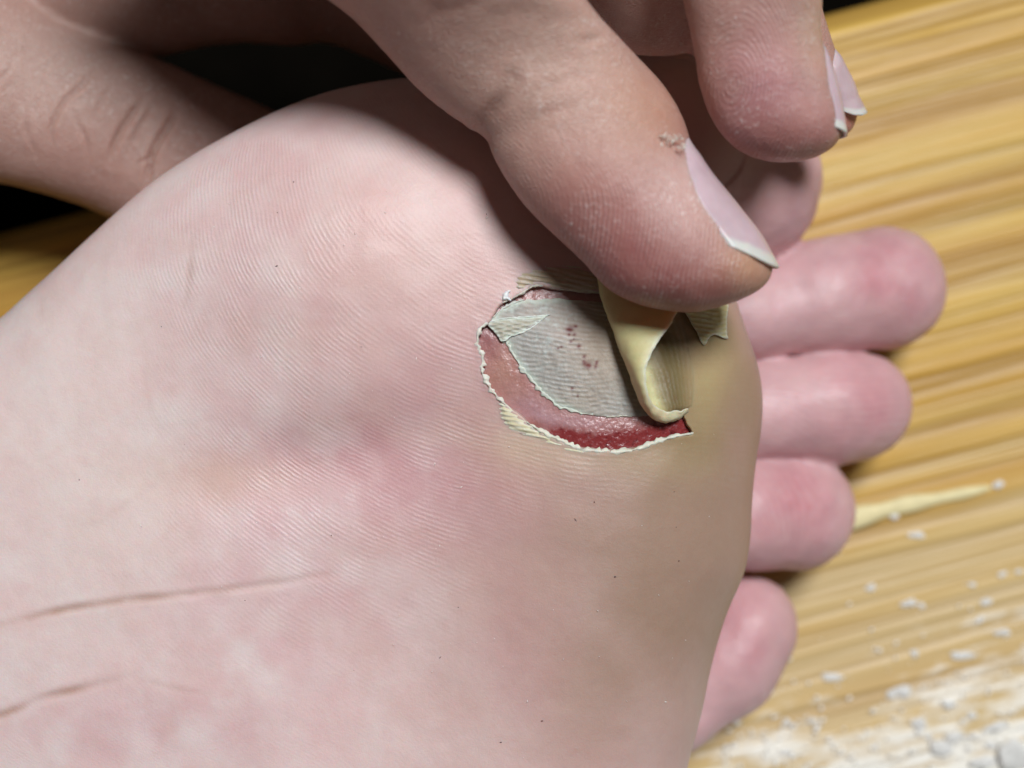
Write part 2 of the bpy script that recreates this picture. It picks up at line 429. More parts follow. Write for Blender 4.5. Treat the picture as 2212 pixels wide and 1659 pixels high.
def ridge_phase():
    cp = [(480, 350, 0, 1), (430, 500, .05, 1), (560, 450, .15, 1), (560, 600, .4, 1), (700, 450, .25, 1), (700, 600, .55, .8), (700, 340, .1, 1),
          (840, 300, .8, .6), (800, 420, .6, .8), (900, 600, .9, .45), (1000, 700, 1, .15), (1000, 850, 1, .2), (1000, 950, 1, .35), (620, 740, .6, .7),
          (800, 880, .85, .5), (450, 800, .4, .8), (570, 1064, .75, .65), (700, 1080, .8, .6), (500, 1200, .7, .7), (400, 1400, .65, .75),
          (900, 1100, .9, .5), (1300, 1000, 1, .05), (1300, 1150, 1, .1), (1150, 1100, 1, .3), (800, 1400, .62, .78), (1100, 1400, .6, .8),
          (1400, 1300, .7, .7), (1250, 750, 1, .10), (1450, 900, 1, .0), (1500, 750, 1, -.05), (1300, 600, 1, -.1), (300, 1000, .5, .85), (200, 1300, .65, .75), (1000, 1600, .6, .8)]
    rows, rhs = [], []
    exps = [(i, j) for i in range(6) for j in range(6) if 0 < i + j <= 5]
    for u, v, tx, ty in cp:
        p = P(u, v); x, y = p[0] / 5, p[1] / 5; L = math.hypot(tx, ty); n = (ty / L, tx / L)      # normal to the ridge, y up
        rows.append([i * x ** max(i - 1, 0) * y ** j if i else 0 for i, j in exps]); rhs.append(n[0] * 5)
        rows.append([j * x ** i * y ** max(j - 1, 0) if j else 0 for i, j in exps]); rhs.append(n[1] * 5)
    A = np.array(rows, float); bb = np.array(rhs)
    co = np.linalg.solve(A.T @ A + 0.02 * np.eye(len(exps)), A.T @ bb)
    def f(x, y):
        x = np.clip(x, -8, 4.5) / 5; y = np.clip(y, -6, 5) / 5
        return sum(c * x ** i * y ** j for c, (i, j) in zip(co, exps)) / 0.054
    return f
RIDGE = ridge_phase()
def ridge_amp(X, Y):
    a = 0.12 + 0.9 * gs(X, Y, 560, 520, 150, 190, -20) + 0.8 * gs(X, Y, 640, 1100, 190, 130, 30) + 0.7 * gs(X, Y, 980, 880, 90, 220)
    a += 0.5 * gs(X, Y, 820, 330, 100, 60) + 0.5 * gs(X, Y, 1250, 1000, 180, 50) + 0.4 * gs(X, Y, 600, 760, 200, 120, 40)
    a -= 0.25 * gs(X, Y, 150, 800, 200, 250) + 0.25 * gs(X, Y, 1350, 1300, 200, 200)
    return np.clip(a, 0.03, 1.1)

# wound outline, traced on the close-up
WOUND_C = [(440, 465), (395, 520), (348, 595), (303, 625), (288, 700), (302, 760), (318, 820), (312, 880), (332, 935), (366, 992), (415, 1055), (480, 1110), (555, 1165),
           (592, 1205), (640, 1240), (700, 1270), (780, 1305), (870, 1345), (960, 1368), (1070, 1380), (1190, 1378), (1290, 1358), (1390, 1323), (1490, 1295),
           (1570, 1285), (1625, 1274), (1590, 1215), (1560, 1150), (1500, 1000), (1450, 800), (1400, 600), (1330, 430), (1180, 395), (1030, 398), (940, 395), (860, 385), (760, 377), (690, 362),
           (640, 360), (592, 385), (550, 410), (500, 442)]
WOUND = jagged(np.array([PC(*q)[:2] for q in WOUND_C]), 0.008, 3, 6)

def sole_colour(p):
    X, Y = p[:, 0], p[:, 1]
    c = np.tile(lin(228, 201, 197), (len(p), 1))
    def blend(col, m):
        nonlocal c
        m = np.clip(m, 0, 1)[:, None]; c = c * (1 - m) + lin(*col) * m
    n = fbm(p, 0.9, 11); n2 = fbm(p, 0.45, 31); n3 = fbm(p, 1.6, 51)
    rose = 0.30 + 0.45 * n
    blend((212, 174, 168), rose * sstep(-9, 2, X))
    blend((202, 162, 155), 0.62 * sstep(-3.6, 1.2, X + 0.15 * Y) * (0.9 + 0.25 * n))  # mid sole darker than the left: soft shadow falloff put into skin colour
    blend((205, 160, 166), 0.4 * gs(X, Y, 650, 600, 230, 230))
    blend((192, 138, 142), 0.8 * gs(X, Y, 940, 1045, 220, 110, 10) + 0.5 * gs(X, Y, 680, 960, 130, 40, -10) + 0.4 * gs(X, Y, 1000, 850, 80, 130))  # rosy flush, plus painted shade in the tone left of the wound
    blend((204, 156, 162), 0.45 * gs(X, Y, 620, 1100, 170, 100, 20) + 0.45 * gs(X, Y, 600, 1330, 200, 90, 10) + 0.5 * gs(X, Y, 300, 1570, 230, 60))
    blend((231, 221, 217), 0.62 * sstep(-0.7, 0.9, 0.55 * vnoise(p, 0.55, 231) + 0.45 * vnoise(p, 0.33, 233) + 0.3 * fbm(p, 0.14, 235)) * (0.15 + 0.85 * sstep(1.0, -4.0, X)))
    blend((212, 178, 170), 0.5 * sstep(0.0, 0.8, fbm(p, 0.6, 131)))
    blend((226, 212, 204), 0.35 * gs(X, Y, 150, 850, 250, 250) + 0.35 * gs(X, Y, 250, 1150, 120, 120))
    blend((214, 178, 160), 0.45 * gs(X, Y, 480, 1030, 130, 40, 0) + 0.3 * gs(X, Y, 800, 560, 160, 160))
    # thick yellow-brown callus towards the toes, its tone deepened by painted soft shade
    cal = 0.95 * gs(X, Y, 1420, 1120, 210, 280, 0) + 0.8 * gs(X, Y, 1580, 900, 110, 380) + 0.32 * gs(X, Y, 1420, 1500, 180, 220) + 0.22 * gs(X, Y, 1150, 1350, 220, 230)
    blend((166, 138, 120), cal * (0.85 + 0.2 * n))
    blend((150, 128, 88), 0.7 * gs(X, Y, 1480, 800, 90, 130) + 0.35 * gs(X, Y, 1480, 960, 70, 50))  # olive callus on the hollow's floor, with the thumb's shade painted in
    blend((190, 174, 122), 0.45 * gs(X, Y, 1545, 745, 40, 70) + 0.3 * gs(X, Y, 1520, 850, 30, 60))
    blend((205, 190, 150), 0.25 * gs(X, Y, 1130, 960, 70, 60) + 0.22 * gs(X, Y, 1300, 985, 170, 30, 5))
    blend((198, 148, 148), 0.5 * np.clip(n3 - 0.2, 0, 1))
    up = p[:, 2] > 3.9
    for pts, dep, wd in CREASES:
        q = smooth_poly(np.array([P(u, v)[:2] for u, v in pts]), 5, False)
        lo, hi = q.min(0) - 0.15, q.max(0) + 0.15
        i = np.nonzero(up & (X > lo[0]) & (X < hi[0]) & (Y > lo[1]) & (Y < hi[1]))[0]
        if not len(i): continue
        x, y = X[i], Y[i]; d = seg_dist(x, y, q)
        tp = np.clip(np.minimum(np.hypot(x - q[-1, 0], y - q[-1, 1]), np.hypot(x - q[0, 0], y - q[0, 1])) / 0.9, 0, 1)
        m = np.clip(0.7 * tp * np.clip(0.7 + 0.9 * n2[i], 0, 1.2) * dep / 0.045 * np.exp(-0.5 * (d / (1.25 * wd)) ** 2), 0, 1)[:, None]
        c[i] = c[i] * (1 - m) + lin(190, 150, 132) * m
    # toes are rosier
    toe = np.zeros(len(p))
    low = sstep(3.4, 2.6, p[:, 2]) * (X > 0.5)
    tc = np.tile(lin(206, 166, 168), (len(p), 1))
    for k, ca in (('big', .6), ('second', 1), ('third', .9), ('fourth', 1.1), ('little', .8)):
        t = toe_pts(k)[-1]
        r = np.sqrt((X - t[0] + 0.15) ** 2 + (Y - t[1] - 0.1) ** 2)
        m = np.clip(ca * 0.75 * np.exp(-(r / (0.75 * t[3])) ** 2) * (0.8 + 0.5 * fbm(p, 0.5, 77)), 0, 1)[:, None]
        tc = tc * (1 - m) + lin(192, 120, 128) * m
    tc = tc * (1 + 0.09 * n2[:, None] + 0.07 * fbm(p, 0.2, 171)[:, None])
    mm = np.clip(0.3 * fbm(p, 0.35, 181) + 0.05, 0, 1)[:, None]; tc = tc * (1 - mm) + lin(222, 190, 186) * mm
    c = c * (1 - low[:, None]) + np.clip(tc, 0, 1) * low[:, None]
    return np.clip(c, 0.005, 0.95)

def build_foot():
    Z = gz[None, None, :]
    s, T, R_ = S2[:, :, None], TT[:, :, None], RR[:, :, None]
    u = np.clip(1 - s / R_, 0, None)
    Tb = 2.7
    v = np.where(Z > ZR, (Z - ZR) / T, (Z - ZR) / Tb)
    F = (np.sqrt(u * u + v * v) - 1) * np.where(Z > ZR, T, np.minimum(R_, Tb))
    X3, Y3 = X2[:, :, None], Y2[:, :, None]
    x_lo = np.searchsorted(gx, -3.0)
    toes = None
    for k in TOES:
        d = chain(X3[x_lo:], Y3[x_lo:], Z, toe_pts(k))
        toes = d if toes is None else np.minimum(toes, d)
    F[x_lo:] = smin(F[x_lo:], toes, 0.09)
    me = field_to_mesh("foot", F, np.array([GX0, GY0, GZ0]), H, 5, 1)
    # finer skin where the wound is
    bm = bmesh.new(); bm.from_mesh(me)
    lo = WOUND.min(0) - 0.12; hi = WOUND.max(0) + 0.12
    fs = [f for f in bm.faces if f.normal.z > 0.2 and lo[0] < f.calc_center_median().x * 100 < hi[0] and lo[1] < f.calc_center_median().y * 100 < hi[1] and f.calc_center_median().z > 0.035]
    es = list({e for f in fs for e in f.edges})
    bmesh.ops.subdivide_edges(bm, edges=es, cuts=2, use_grid_fill=True)
    bm.to_mesh(me); bm.free()
    me.polygons.foreach_set("use_smooth", np.ones(len(me.polygons), bool))
    p = get_co(me); no = get_no(me)
    X, Y = p[:, 0], p[:, 1]
    up = (p[:, 2] > 3.95) & (no[:, 2] > 0)
    dz = np.zeros(len(p))
    for pts, dep, wd in CREASES:
        q = smooth_poly(np.array([P(u_, v_)[:2] for u_, v_ in pts]), 5, False)
        q = q + 0.012 * np.c_[vnoise(np.c_[q, q[:, :1] * 0], 0.15, 3), vnoise(np.c_[q, q[:, :1] * 0], 0.15, 4)]
        lo_, hi_ = q.min(0) - 0.25, q.max(0) + 0.25
        i = np.nonzero(up & (X > lo_[0]) & (X < hi_[0]) & (Y > lo_[1]) & (Y < hi_[1]))[0]
        if not len(i): continue
        x, y = X[i], Y[i]; d = seg_dist(x, y, q)
        tap = np.clip(np.minimum(np.hypot(x - q[-1, 0], y - q[-1, 1]), np.hypot(x - q[0, 0], y - q[0, 1])) / 0.9, 0, 1) * np.clip(0.75 + 0.6 * vnoise(p[i], 0.3, 141), 0.15, 1.3)
        dz[i] += tap * 0.6 * dep * (-np.exp(-0.5 * (d / (1.15 * wd)) ** 2) + 0.12 * np.exp(-0.5 * ((d - 2.6 * wd) / (1.6 * wd)) ** 2))
    dz += 0.010 * fbm(p, 0.35, 91) + 0.02 * fbm(p, 1.1, 95)
    p[:, 2] += np.where(up, dz, 0)
    # the hole left by the torn skin
    sd = np.full(len(p), -1.0)
    m = (X > lo[0]) & (X < hi[0]) & (Y > lo[1]) & (Y < hi[1]) & (p[:, 2] > 4)
    sd[m] = sdist(X[m], Y[m], WOUND)
    p[:, 2] -= 0.13 * sstep(-0.004, 0.022, sd)
    p[:, 2] += 0.006 * np.exp(-0.5 * ((sd + 0.03) / 0.03) ** 2) * m
    low = (p[:, 2] < 3.3) & (X > 0.5)
    p += no * (low * (0.045 * fbm(p, 0.9, 191) + 0.006 * fbm(p, 0.15, 193)))[:, None]
    put_co(me, p)
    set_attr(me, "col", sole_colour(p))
    set_attr(me, "ridge", RIDGE(X, Y))
    set_attr(me, "ridge_amp", np.where(up, ridge_amp(X, Y), 0.5 * low))
    o = obj("foot", me, M_SOLE)
    tag(o, "bare foot lying sole up with torn blister on the ball", "foot")
    return o
FOOT = build_foot()

# ------------------------------------------------------------------ torn skin on the sole
def patch(name, poly_c, mat, zoff, colour, parent, step=0.011, thick=0.012, jag=0.006, seed=1, amp=0.8, raw_poly=None, curl=None):
    poly = raw_poly if raw_poly is not None else jagged(np.array([PC(*q)[:2] for q in poly_c]), jag, seed, 6)
    lo, hi = poly.min(0) - step, poly.max(0) + step
    xs = np.arange(lo[0], hi[0], step); ys = np.arange(lo[1], hi[1], step)
    XX, YY = np.meshgrid(xs, ys, indexing='ij')
    ok = sdist(XX, YY, poly) > -0.3 * step
    nx, ny = XX.shape
    idx = np.arange(nx * ny).reshape(nx, ny)
    cell = ok[:-1, :-1] & ok[1:, :-1] & ok[1:, 1:] & ok[:-1, 1:]
    i, j = np.nonzero(cell)
    q = np.c_[idx[i, j], idx[i + 1, j], idx[i + 1, j + 1], idx[i, j + 1]]
    used, inv = np.unique(q, return_inverse=True); q = inv.reshape(q.shape)
    x, y = XX.ravel()[used], YY.ravel()[used]
    cnt = np.bincount(q.ravel(), minlength=len(used)); border = cnt < 4
    dpoly = np.vstack([poly[k] + (poly[(k + 1) % len(poly)] - poly[k]) * t for k in range(len(poly)) for t in (0, .25, .5, .75)])
    for k in np.nonzero(border)[0]:
        d = (dpoly[:, 0] - x[k]) ** 2 + (dpoly[:, 1] - y[k]) ** 2; b_ = d.argmin(); x[k], y[k] = dpoly[b_]
    sd = np.clip(sdist(x, y, poly), 0, None)
    p = np.c_[x, y, zs(x, y)]
    z = p[:, 2] + zoff(p, sd)
    top = np.c_[x, y, z]
    n = len(top)
    bot = top.copy(); bot[:, 2] -= thick
    e = np.sort(np.vstack([q[:, [0, 1]], q[:, [1, 2]], q[:, [2, 3]], q[:, [3, 0]]]), 1)
    ue, ct = np.unique(e, axis=0, return_counts=True); be = set(map(tuple, ue[ct == 1]))
    walls = []
    for f in q:
        for a, b_ in ((f[0], f[1]), (f[1], f[2]), (f[2], f[3]), (f[3], f[0])):
            if (min(a, b_), max(a, b_)) in be: walls.append((b_, a, a + n, b_ + n))
    faces = np.vstack([q, q[:, ::-1] + n, np.array(walls)])
    me = mesh_from(name, np.vstack([top, bot]), faces)
    sm = np.ones(len(faces), bool); sm[-len(walls):] = False; me.polygons.foreach_set("use_smooth", sm)
    c = colour(p, sd)
    set_attr(me, "col", np.clip(np.vstack([c, c]), 0.003, 0.95))
    r = RIDGE(x, y); set_attr(me, "ridge", np.r_[r, r]); set_attr(me, "ridge_amp", np.full(2 * n, amp))
    return obj(name, me, mat, parent)

def cblob(X, Y, cx, cy, sx, sy=None, a=0): return gs(X, Y, *C(cx, cy), sx * 0.3472, (sy or sx) * 0.3472, a, 5.35)
def mixcol(c, col, m):
    m = np.clip(m, 0, 1)[:, None]; return c * (1 - m) + lin(*col) * m

# wet raw bed
def bed_col(p, sd):
    X, Y = p[:, 0], p[:, 1]; n = fbm(p, 0.12, 5); n2 = fbm(p, 0.05, 15)
    c = np.tile(lin(180, 134, 130), (len(p), 1))
    c = mixcol(c, (184, 138, 122), 0.7 * cblob(X, Y, 440, 930, 110, 130) + 0.3 * n)
    c = mixcol(c, (186, 148, 152), 0.8 * cblob(X, Y, 640, 1150, 130, 60, 30) + 0.6 * cblob(X, Y, 900, 1200, 160, 35, 5))
    c = mixcol(c, (146, 96, 100), 0.6 * cblob(X, Y, 340, 680, 60, 80))
    red = cblob(X, Y, 860, 1300, 100, 30, 22) + cblob(X, Y, 1060, 1325, 190, 46, 3) + cblob(X, Y, 1350, 1285, 200, 50, -8) + cblob(X, Y, 1560, 1240, 80, 40)
    c = mixcol(c, (132, 42, 44), np.clip(red * (1.05 + 0.5 * n + 0.5 * n2), 0, 0.95))
    c = mixcol(c, (86, 20, 24), np.clip(red, 0, 1) * np.clip(n2 * 2 - 0.5, 0, 1))
    c = mixcol(c, (150, 88, 74), 0.6 * cblob(X, Y, 640, 1215, 50, 25, 30))
    c = mixcol(c, (200, 170, 178), 0.5 * np.clip(fbm(p, 0.03, 44) * 2 - 0.8, 0, 1))
    return c
patch("wound_bed", None, M_RAW, lambda p, sd: -0.098 + 0.02 * sstep(0, 0.25, sd) + 0.007 * fbm(p, 0.09, 8) + 0.004 * fbm(p, 0.03, 9), bed_col, FOOT,
      thick=0.03, amp=0.2, raw_poly=WOUND)

# greyish-white loose layer lying in the hole
LOOSE = [(348, 592), (395, 540), (452, 492), (520, 462), (575, 445), (660, 440), (740, 432), (900, 448), (1060, 470), (1250, 560), (1380, 800), (1420, 1050), (1390, 1150), (1240, 1168),
         (1160, 1165), (1080, 1172), (1000, 1155), (930, 1148), (850, 1120), (780, 1100), (735, 1060), (700, 1030), (640, 965), (580, 895), (540, 835), (505, 780), (480, 735),
         (462, 706), (432, 700), (412, 670), (385, 640)]
def loose_col(p, sd):
    X, Y = p[:, 0], p[:, 1]; n = fbm(p, 0.2, 21); n2 = fbm(p, 0.06, 27)
    c = np.tile(lin(164, 157, 149), (len(p), 1))
    c = mixcol(c, (186, 164, 154), 0.5 * np.clip(n, 0, 1) + 0.4 * cblob(X, Y, 900, 700, 150))
    c = mixcol(c, (176, 150, 126), 0.7 * cblob(X, Y, 1100, 650, 180, 260) + 0.3 * cblob(X, Y, 900, 1060, 110, 60))
    c = mixcol(c, (206, 210, 194), 0.9 * np.exp(-(sd / (0.05 + 0.03 * n2)) ** 2) * sstep(1000, 850, (X - PC(0, 0)[0]) / (0.3472 * scale_at(5.35))))
    c = mixcol(c, (206, 210, 204), 0.55 * np.clip(n2 * 1.5 - 0.2, 0, 1) * (0.3 + cblob(X, Y, 600, 650, 150, 200)))
    for (cx, cy, r) in [(850, 632, 16), (862, 628, 12), (892, 612, 9), (884, 660, 8), (852, 662, 7), (862, 708, 8), (912, 735, 10), (804, 737, 6), (784, 748, 6), (945, 798, 8), (948, 838, 11),
                        (968, 852, 14), (975, 858, 10), (1022, 832, 8), (1015, 862, 9), (940, 828, 6), (1020, 842, 5), (870, 995, 7), (905, 1040, 6), (880, 690, 5)]:
        c = mixcol(c, (104, 34, 30), 0.95 * cblob(X, Y, cx, cy, r * 0.95, r * 1.05, cx % 90))
    return c
def loose_z(p, sd):
    w_ = 0.0035 * np.sin((p[:, 1] * 0.97 - p[:, 0] * 0.12) * 2 * np.pi / 0.062 + 2.5 * fbm(p, 0.3, 61)) * np.clip(0.4 + fbm(p, 0.25, 63), 0, 1)
    return -0.064 + 0.012 * sstep(0.0, 0.06, sd) + 0.05 * sstep(0.03, 0.5, sd) + w_ + (0.010 * fbm(p, 0.08, 66) + 0.02 * fbm(p, 0.5, 67)) * sstep(0.0, 0.1, sd) + 0.006 * np.clip(fbm(p, 0.06, 68), 0, 1)
LS = patch("loose_skin", LOOSE, M_DEAD, loose_z, loose_col, FOOT, thick=0.007, jag=0.015, seed=12, amp=0.55, step=0.009)
LS["label"] = "greyish white loose skin layer dotted with dried blood"
FOLD = [(346, 590), (400, 566), (470, 558), (600, 552), (725, 538), (700, 556), (640, 602), (580, 640), (520, 664), (480, 672), (458, 700), (430, 700), (405, 662), (385, 638)]
def pale(c0, c1, e=0.04):
    def f(p, sd):
        c = np.tile(lin(*c0), (len(p), 1)); n = fbm(p, 0.08, 33)
        c = mixcol(c, c1, np.exp(-(sd / e) ** 2) + 0.4 * np.clip(n, 0, 1)); return c
    return f
patch("skin_fold", FOLD, M_DEAD, lambda p, sd: -0.028 + 0.020 * sstep(0, 0.08, sd) + 0.004 * np.sin((p[:, 1] - 0.25 * p[:, 0]) * 2 * np.pi / 0.055 + 2 * fbm(p, 0.2, 71)), pale((178, 170, 150), (214, 218, 204), 0.028), LS,
      thick=0.010, jag=0.007, seed=22, amp=0.8, step=0.008)

# whitish frayed border and yellow dead skin round the hole
def border_strip(name, pts_c, w0, colour, seed, zo=0.030, frill=0.7, zb=0.0, parent=None):
    q = smooth_poly(np.array([PC(*a)[:2] for a in pts_c]), 10, False)
    t = np.gradient(q, axis=0); t /= np.linalg.norm(t, axis=1)[:, None]; nrm = np.c_[-t[:, 1], t[:, 0]]
    s = np.linspace(0, 1, len(q)); tap = np.sin(np.pi * np.clip(s, 0.02, 0.98)) ** 0.35
    z3 = np.c_[q, np.zeros(len(q))]
    wl = w0 * tap * (0.75 + frill * vnoise(z3, 0.035, seed) + 0.3 * vnoise(z3, 0.09, seed + 2))
    wr = w0 * tap * (0.75 + frill * vnoise(z3, 0.030, seed + 4) + 0.3 * vnoise(z3, 0.1, seed + 6))
    wl, wr = np.clip(wl, 0.004, None), np.clip(wr, 0.004, None)
    rows = []
    for a, zz in ((-1, -0.01), (-0.6, 0.5), (0, 1.0), (0.6, 0.55), (1, -0.05)):
        off = np.where(a < 0, a * wl, a * wr)
        pp = q + nrm * off[:, None]
        rows.append(np.c_[pp, zs(pp[:, 0], pp[:, 1]) + zo * zz * (1 + 0.8 * vnoise(z3 + a, 0.05, seed + 11)) - 0.004 + zb])
    V = np.vstack(rows); n = len(q); F = []
    for r in range(4):
        for k in range(n - 1): F.append((r * n + k, r * n + k + 1, (r + 1) * n + k + 1, (r + 1) * n + k))
    bot = V.copy(); bot[:, 2] -= 0.02; m = len(V)
    F2 = [tuple(v + m for v in f[::-1]) for f in F]
    for k in range(n - 1):
        F2.append((k + 1, k, k + m, k + 1 + m)); a = 4 * n + k; F2.append((a, a + 1, a + 1 + m, a + m))
    me = mesh_from(name, np.vstack([V, bot]), np.array(F + F2))
    bmm = bmesh.new(); bmm.from_mesh(me); bmesh.ops.recalc_face_normals(bmm, faces=bmm.faces); bmm.to_mesh(me); bmm.free()
    me.polygons.foreach_set("use_smooth", np.ones(len(me.polygons), bool))
    al = np.vstack([V, bot]); c = np.tile(lin(*colour), (len(al), 1)) * (1 + 0.25 * fbm(al, 0.06, seed + 20)[:, None])
    set_attr(me, "col", np.clip(c, 0.01, 0.95)); set_attr(me, "ridge", RIDGE(al[:, 0], al[:, 1])); set_attr(me, "ridge_amp", np.full(len(al), 0.5))
    return obj(name, me, M_DEAD, parent or FOOT)
border_strip("frayed_edge", LOOSE[:5], 0.016, (206, 208, 198), 51, 0.012, 1.1, -0.056, LS)
border_strip("frayed_edge", LOOSE[-1:-16:-1], 0.024, (206, 209, 195), 55, 0.012, 1.2, -0.060, LS)
border_strip("frayed_edge", LOOSE[-16:-19:-1], 0.014, (196, 196, 180), 59, 0.010, 1.2, -0.058, LS)
border_strip("frayed_edge", [(430, 702), (458, 698), (482, 674), (520, 664), (580, 640), (642, 602), (705, 553)], 0.012, (224, 228, 216), 63, 0.012, 0.8, -0.022, LS)
border_strip("frayed_edge", [(350, 590), (420, 566), (520, 556), (640, 548), (735, 537)], 0.010, (222, 226, 216), 67, 0.012, 0.8, -0.024, LS)
border_strip("torn_border", [(350, 590), (303, 622), (285, 700), (300, 760), (318, 820), (310, 880), (330, 935), (362, 990), (412, 1052), (460, 1095)], 0.046, (226, 220, 206), 3)
border_strip("torn_border", [(590, 1203), (690, 1266), (780, 1306), (870, 1348), (960, 1372), (1070, 1386), (1190, 1382), (1290, 1362), (1390, 1326), (1490, 1296), (1630, 1272)], 0.046, (220, 216, 198), 8)
border_strip("torn_border", [(440, 462), (500, 440), (552, 408), (594, 384), (642, 358), (692, 360)], 0.022, (212, 204, 190), 14)
def yel(p, sd):
    n = fbm(p, 0.1, 81); c = np.tile(lin(212, 200, 162), (len(p), 1)); c = mixcol(c, (226, 222, 200), np.exp(-(sd / 0.035) ** 2) * 0.8 + 0.3 * np.clip(n, 0, 1)); return c
YEL = [(418, 1062), (500, 1125), (590, 1198), (700, 1270), (870, 1352), (1070, 1388), (1250, 1378), (1400, 1335), (1330, 1372), (1200, 1405), (1060, 1418), (900, 1402), (780, 1365), (640, 1310), (520, 1262), (450, 1215), (425, 1150)]
rip = lambda p: 0.008 * np.sin((p[:, 1] + 0.12 * p[:, 0]) * 2 * np.pi / 0.056)
patch("dead_skin_edge", YEL, M_DEAD, lambda p, sd: -0.010 + 0.030 * sstep(0, 0.07, sd) + rip(p), yel, FOOT, thick=0.02, jag=0.007, seed=31, amp=1.0)
TOPD = [(503, 438), (552, 412), (596, 386), (642, 362), (692, 362), (760, 378), (860, 388), (1040, 402), (1080, 330), (1000, 262), (900, 235), (760, 235), (640, 250), (540, 275), (512, 320), (506, 370), (512, 405)]
patch("dead_skin_edge", TOPD, M_DEAD, lambda p, sd: -0.010 + 0.034 * sstep(0, 0.09, sd) + rip(p), pale((186, 166, 136), (214, 206, 184), 0.03), FOOT, thick=0.02, jag=0.007, seed=37, amp=1.0)
patch("skin_flake", [(442, 452), (440, 425), (455, 400), (480, 388), (490, 392), (478, 415), (480, 432), (496, 448), (488, 458), (465, 448)], M_DEAD,
      lambda p, sd: 0.03 + 0.03 * sstep(0, 0.02, sd), pale((226, 228, 228), (236, 238, 238)), FOOT, thick=0.03, jag=0.003, seed=41, step=0.006)
SHRED = [(1480, 440), (1600, 430), (1760, 430), (1880, 440), (1876, 540), (1872, 640), (1880, 678), (1845, 674), (1800, 658), (1762, 662), (1738, 684), (1722, 712), (1706, 722), (1690, 705), (1668, 660), (1640, 610), (1606, 560), (1560, 500)]
patch("skin_shred", SHRED, M_DEAD, lambda p, sd: 0.012 + 0.05 * sstep(PC(0, 800)[1], PC(0, 640)[1], p[:, 1]) + 0.015 * sstep(0, 0.06, sd) + 0.10 * sstep(PC(0, 640)[1], PC(0, 460)[1], p[:, 1]) + 0.012 * fbm(p, 0.1, 90) + rip(p),
      pale((220, 210, 152), (234, 232, 214), 0.02), FOOT, thick=0.03, jag=0.006, seed=47)

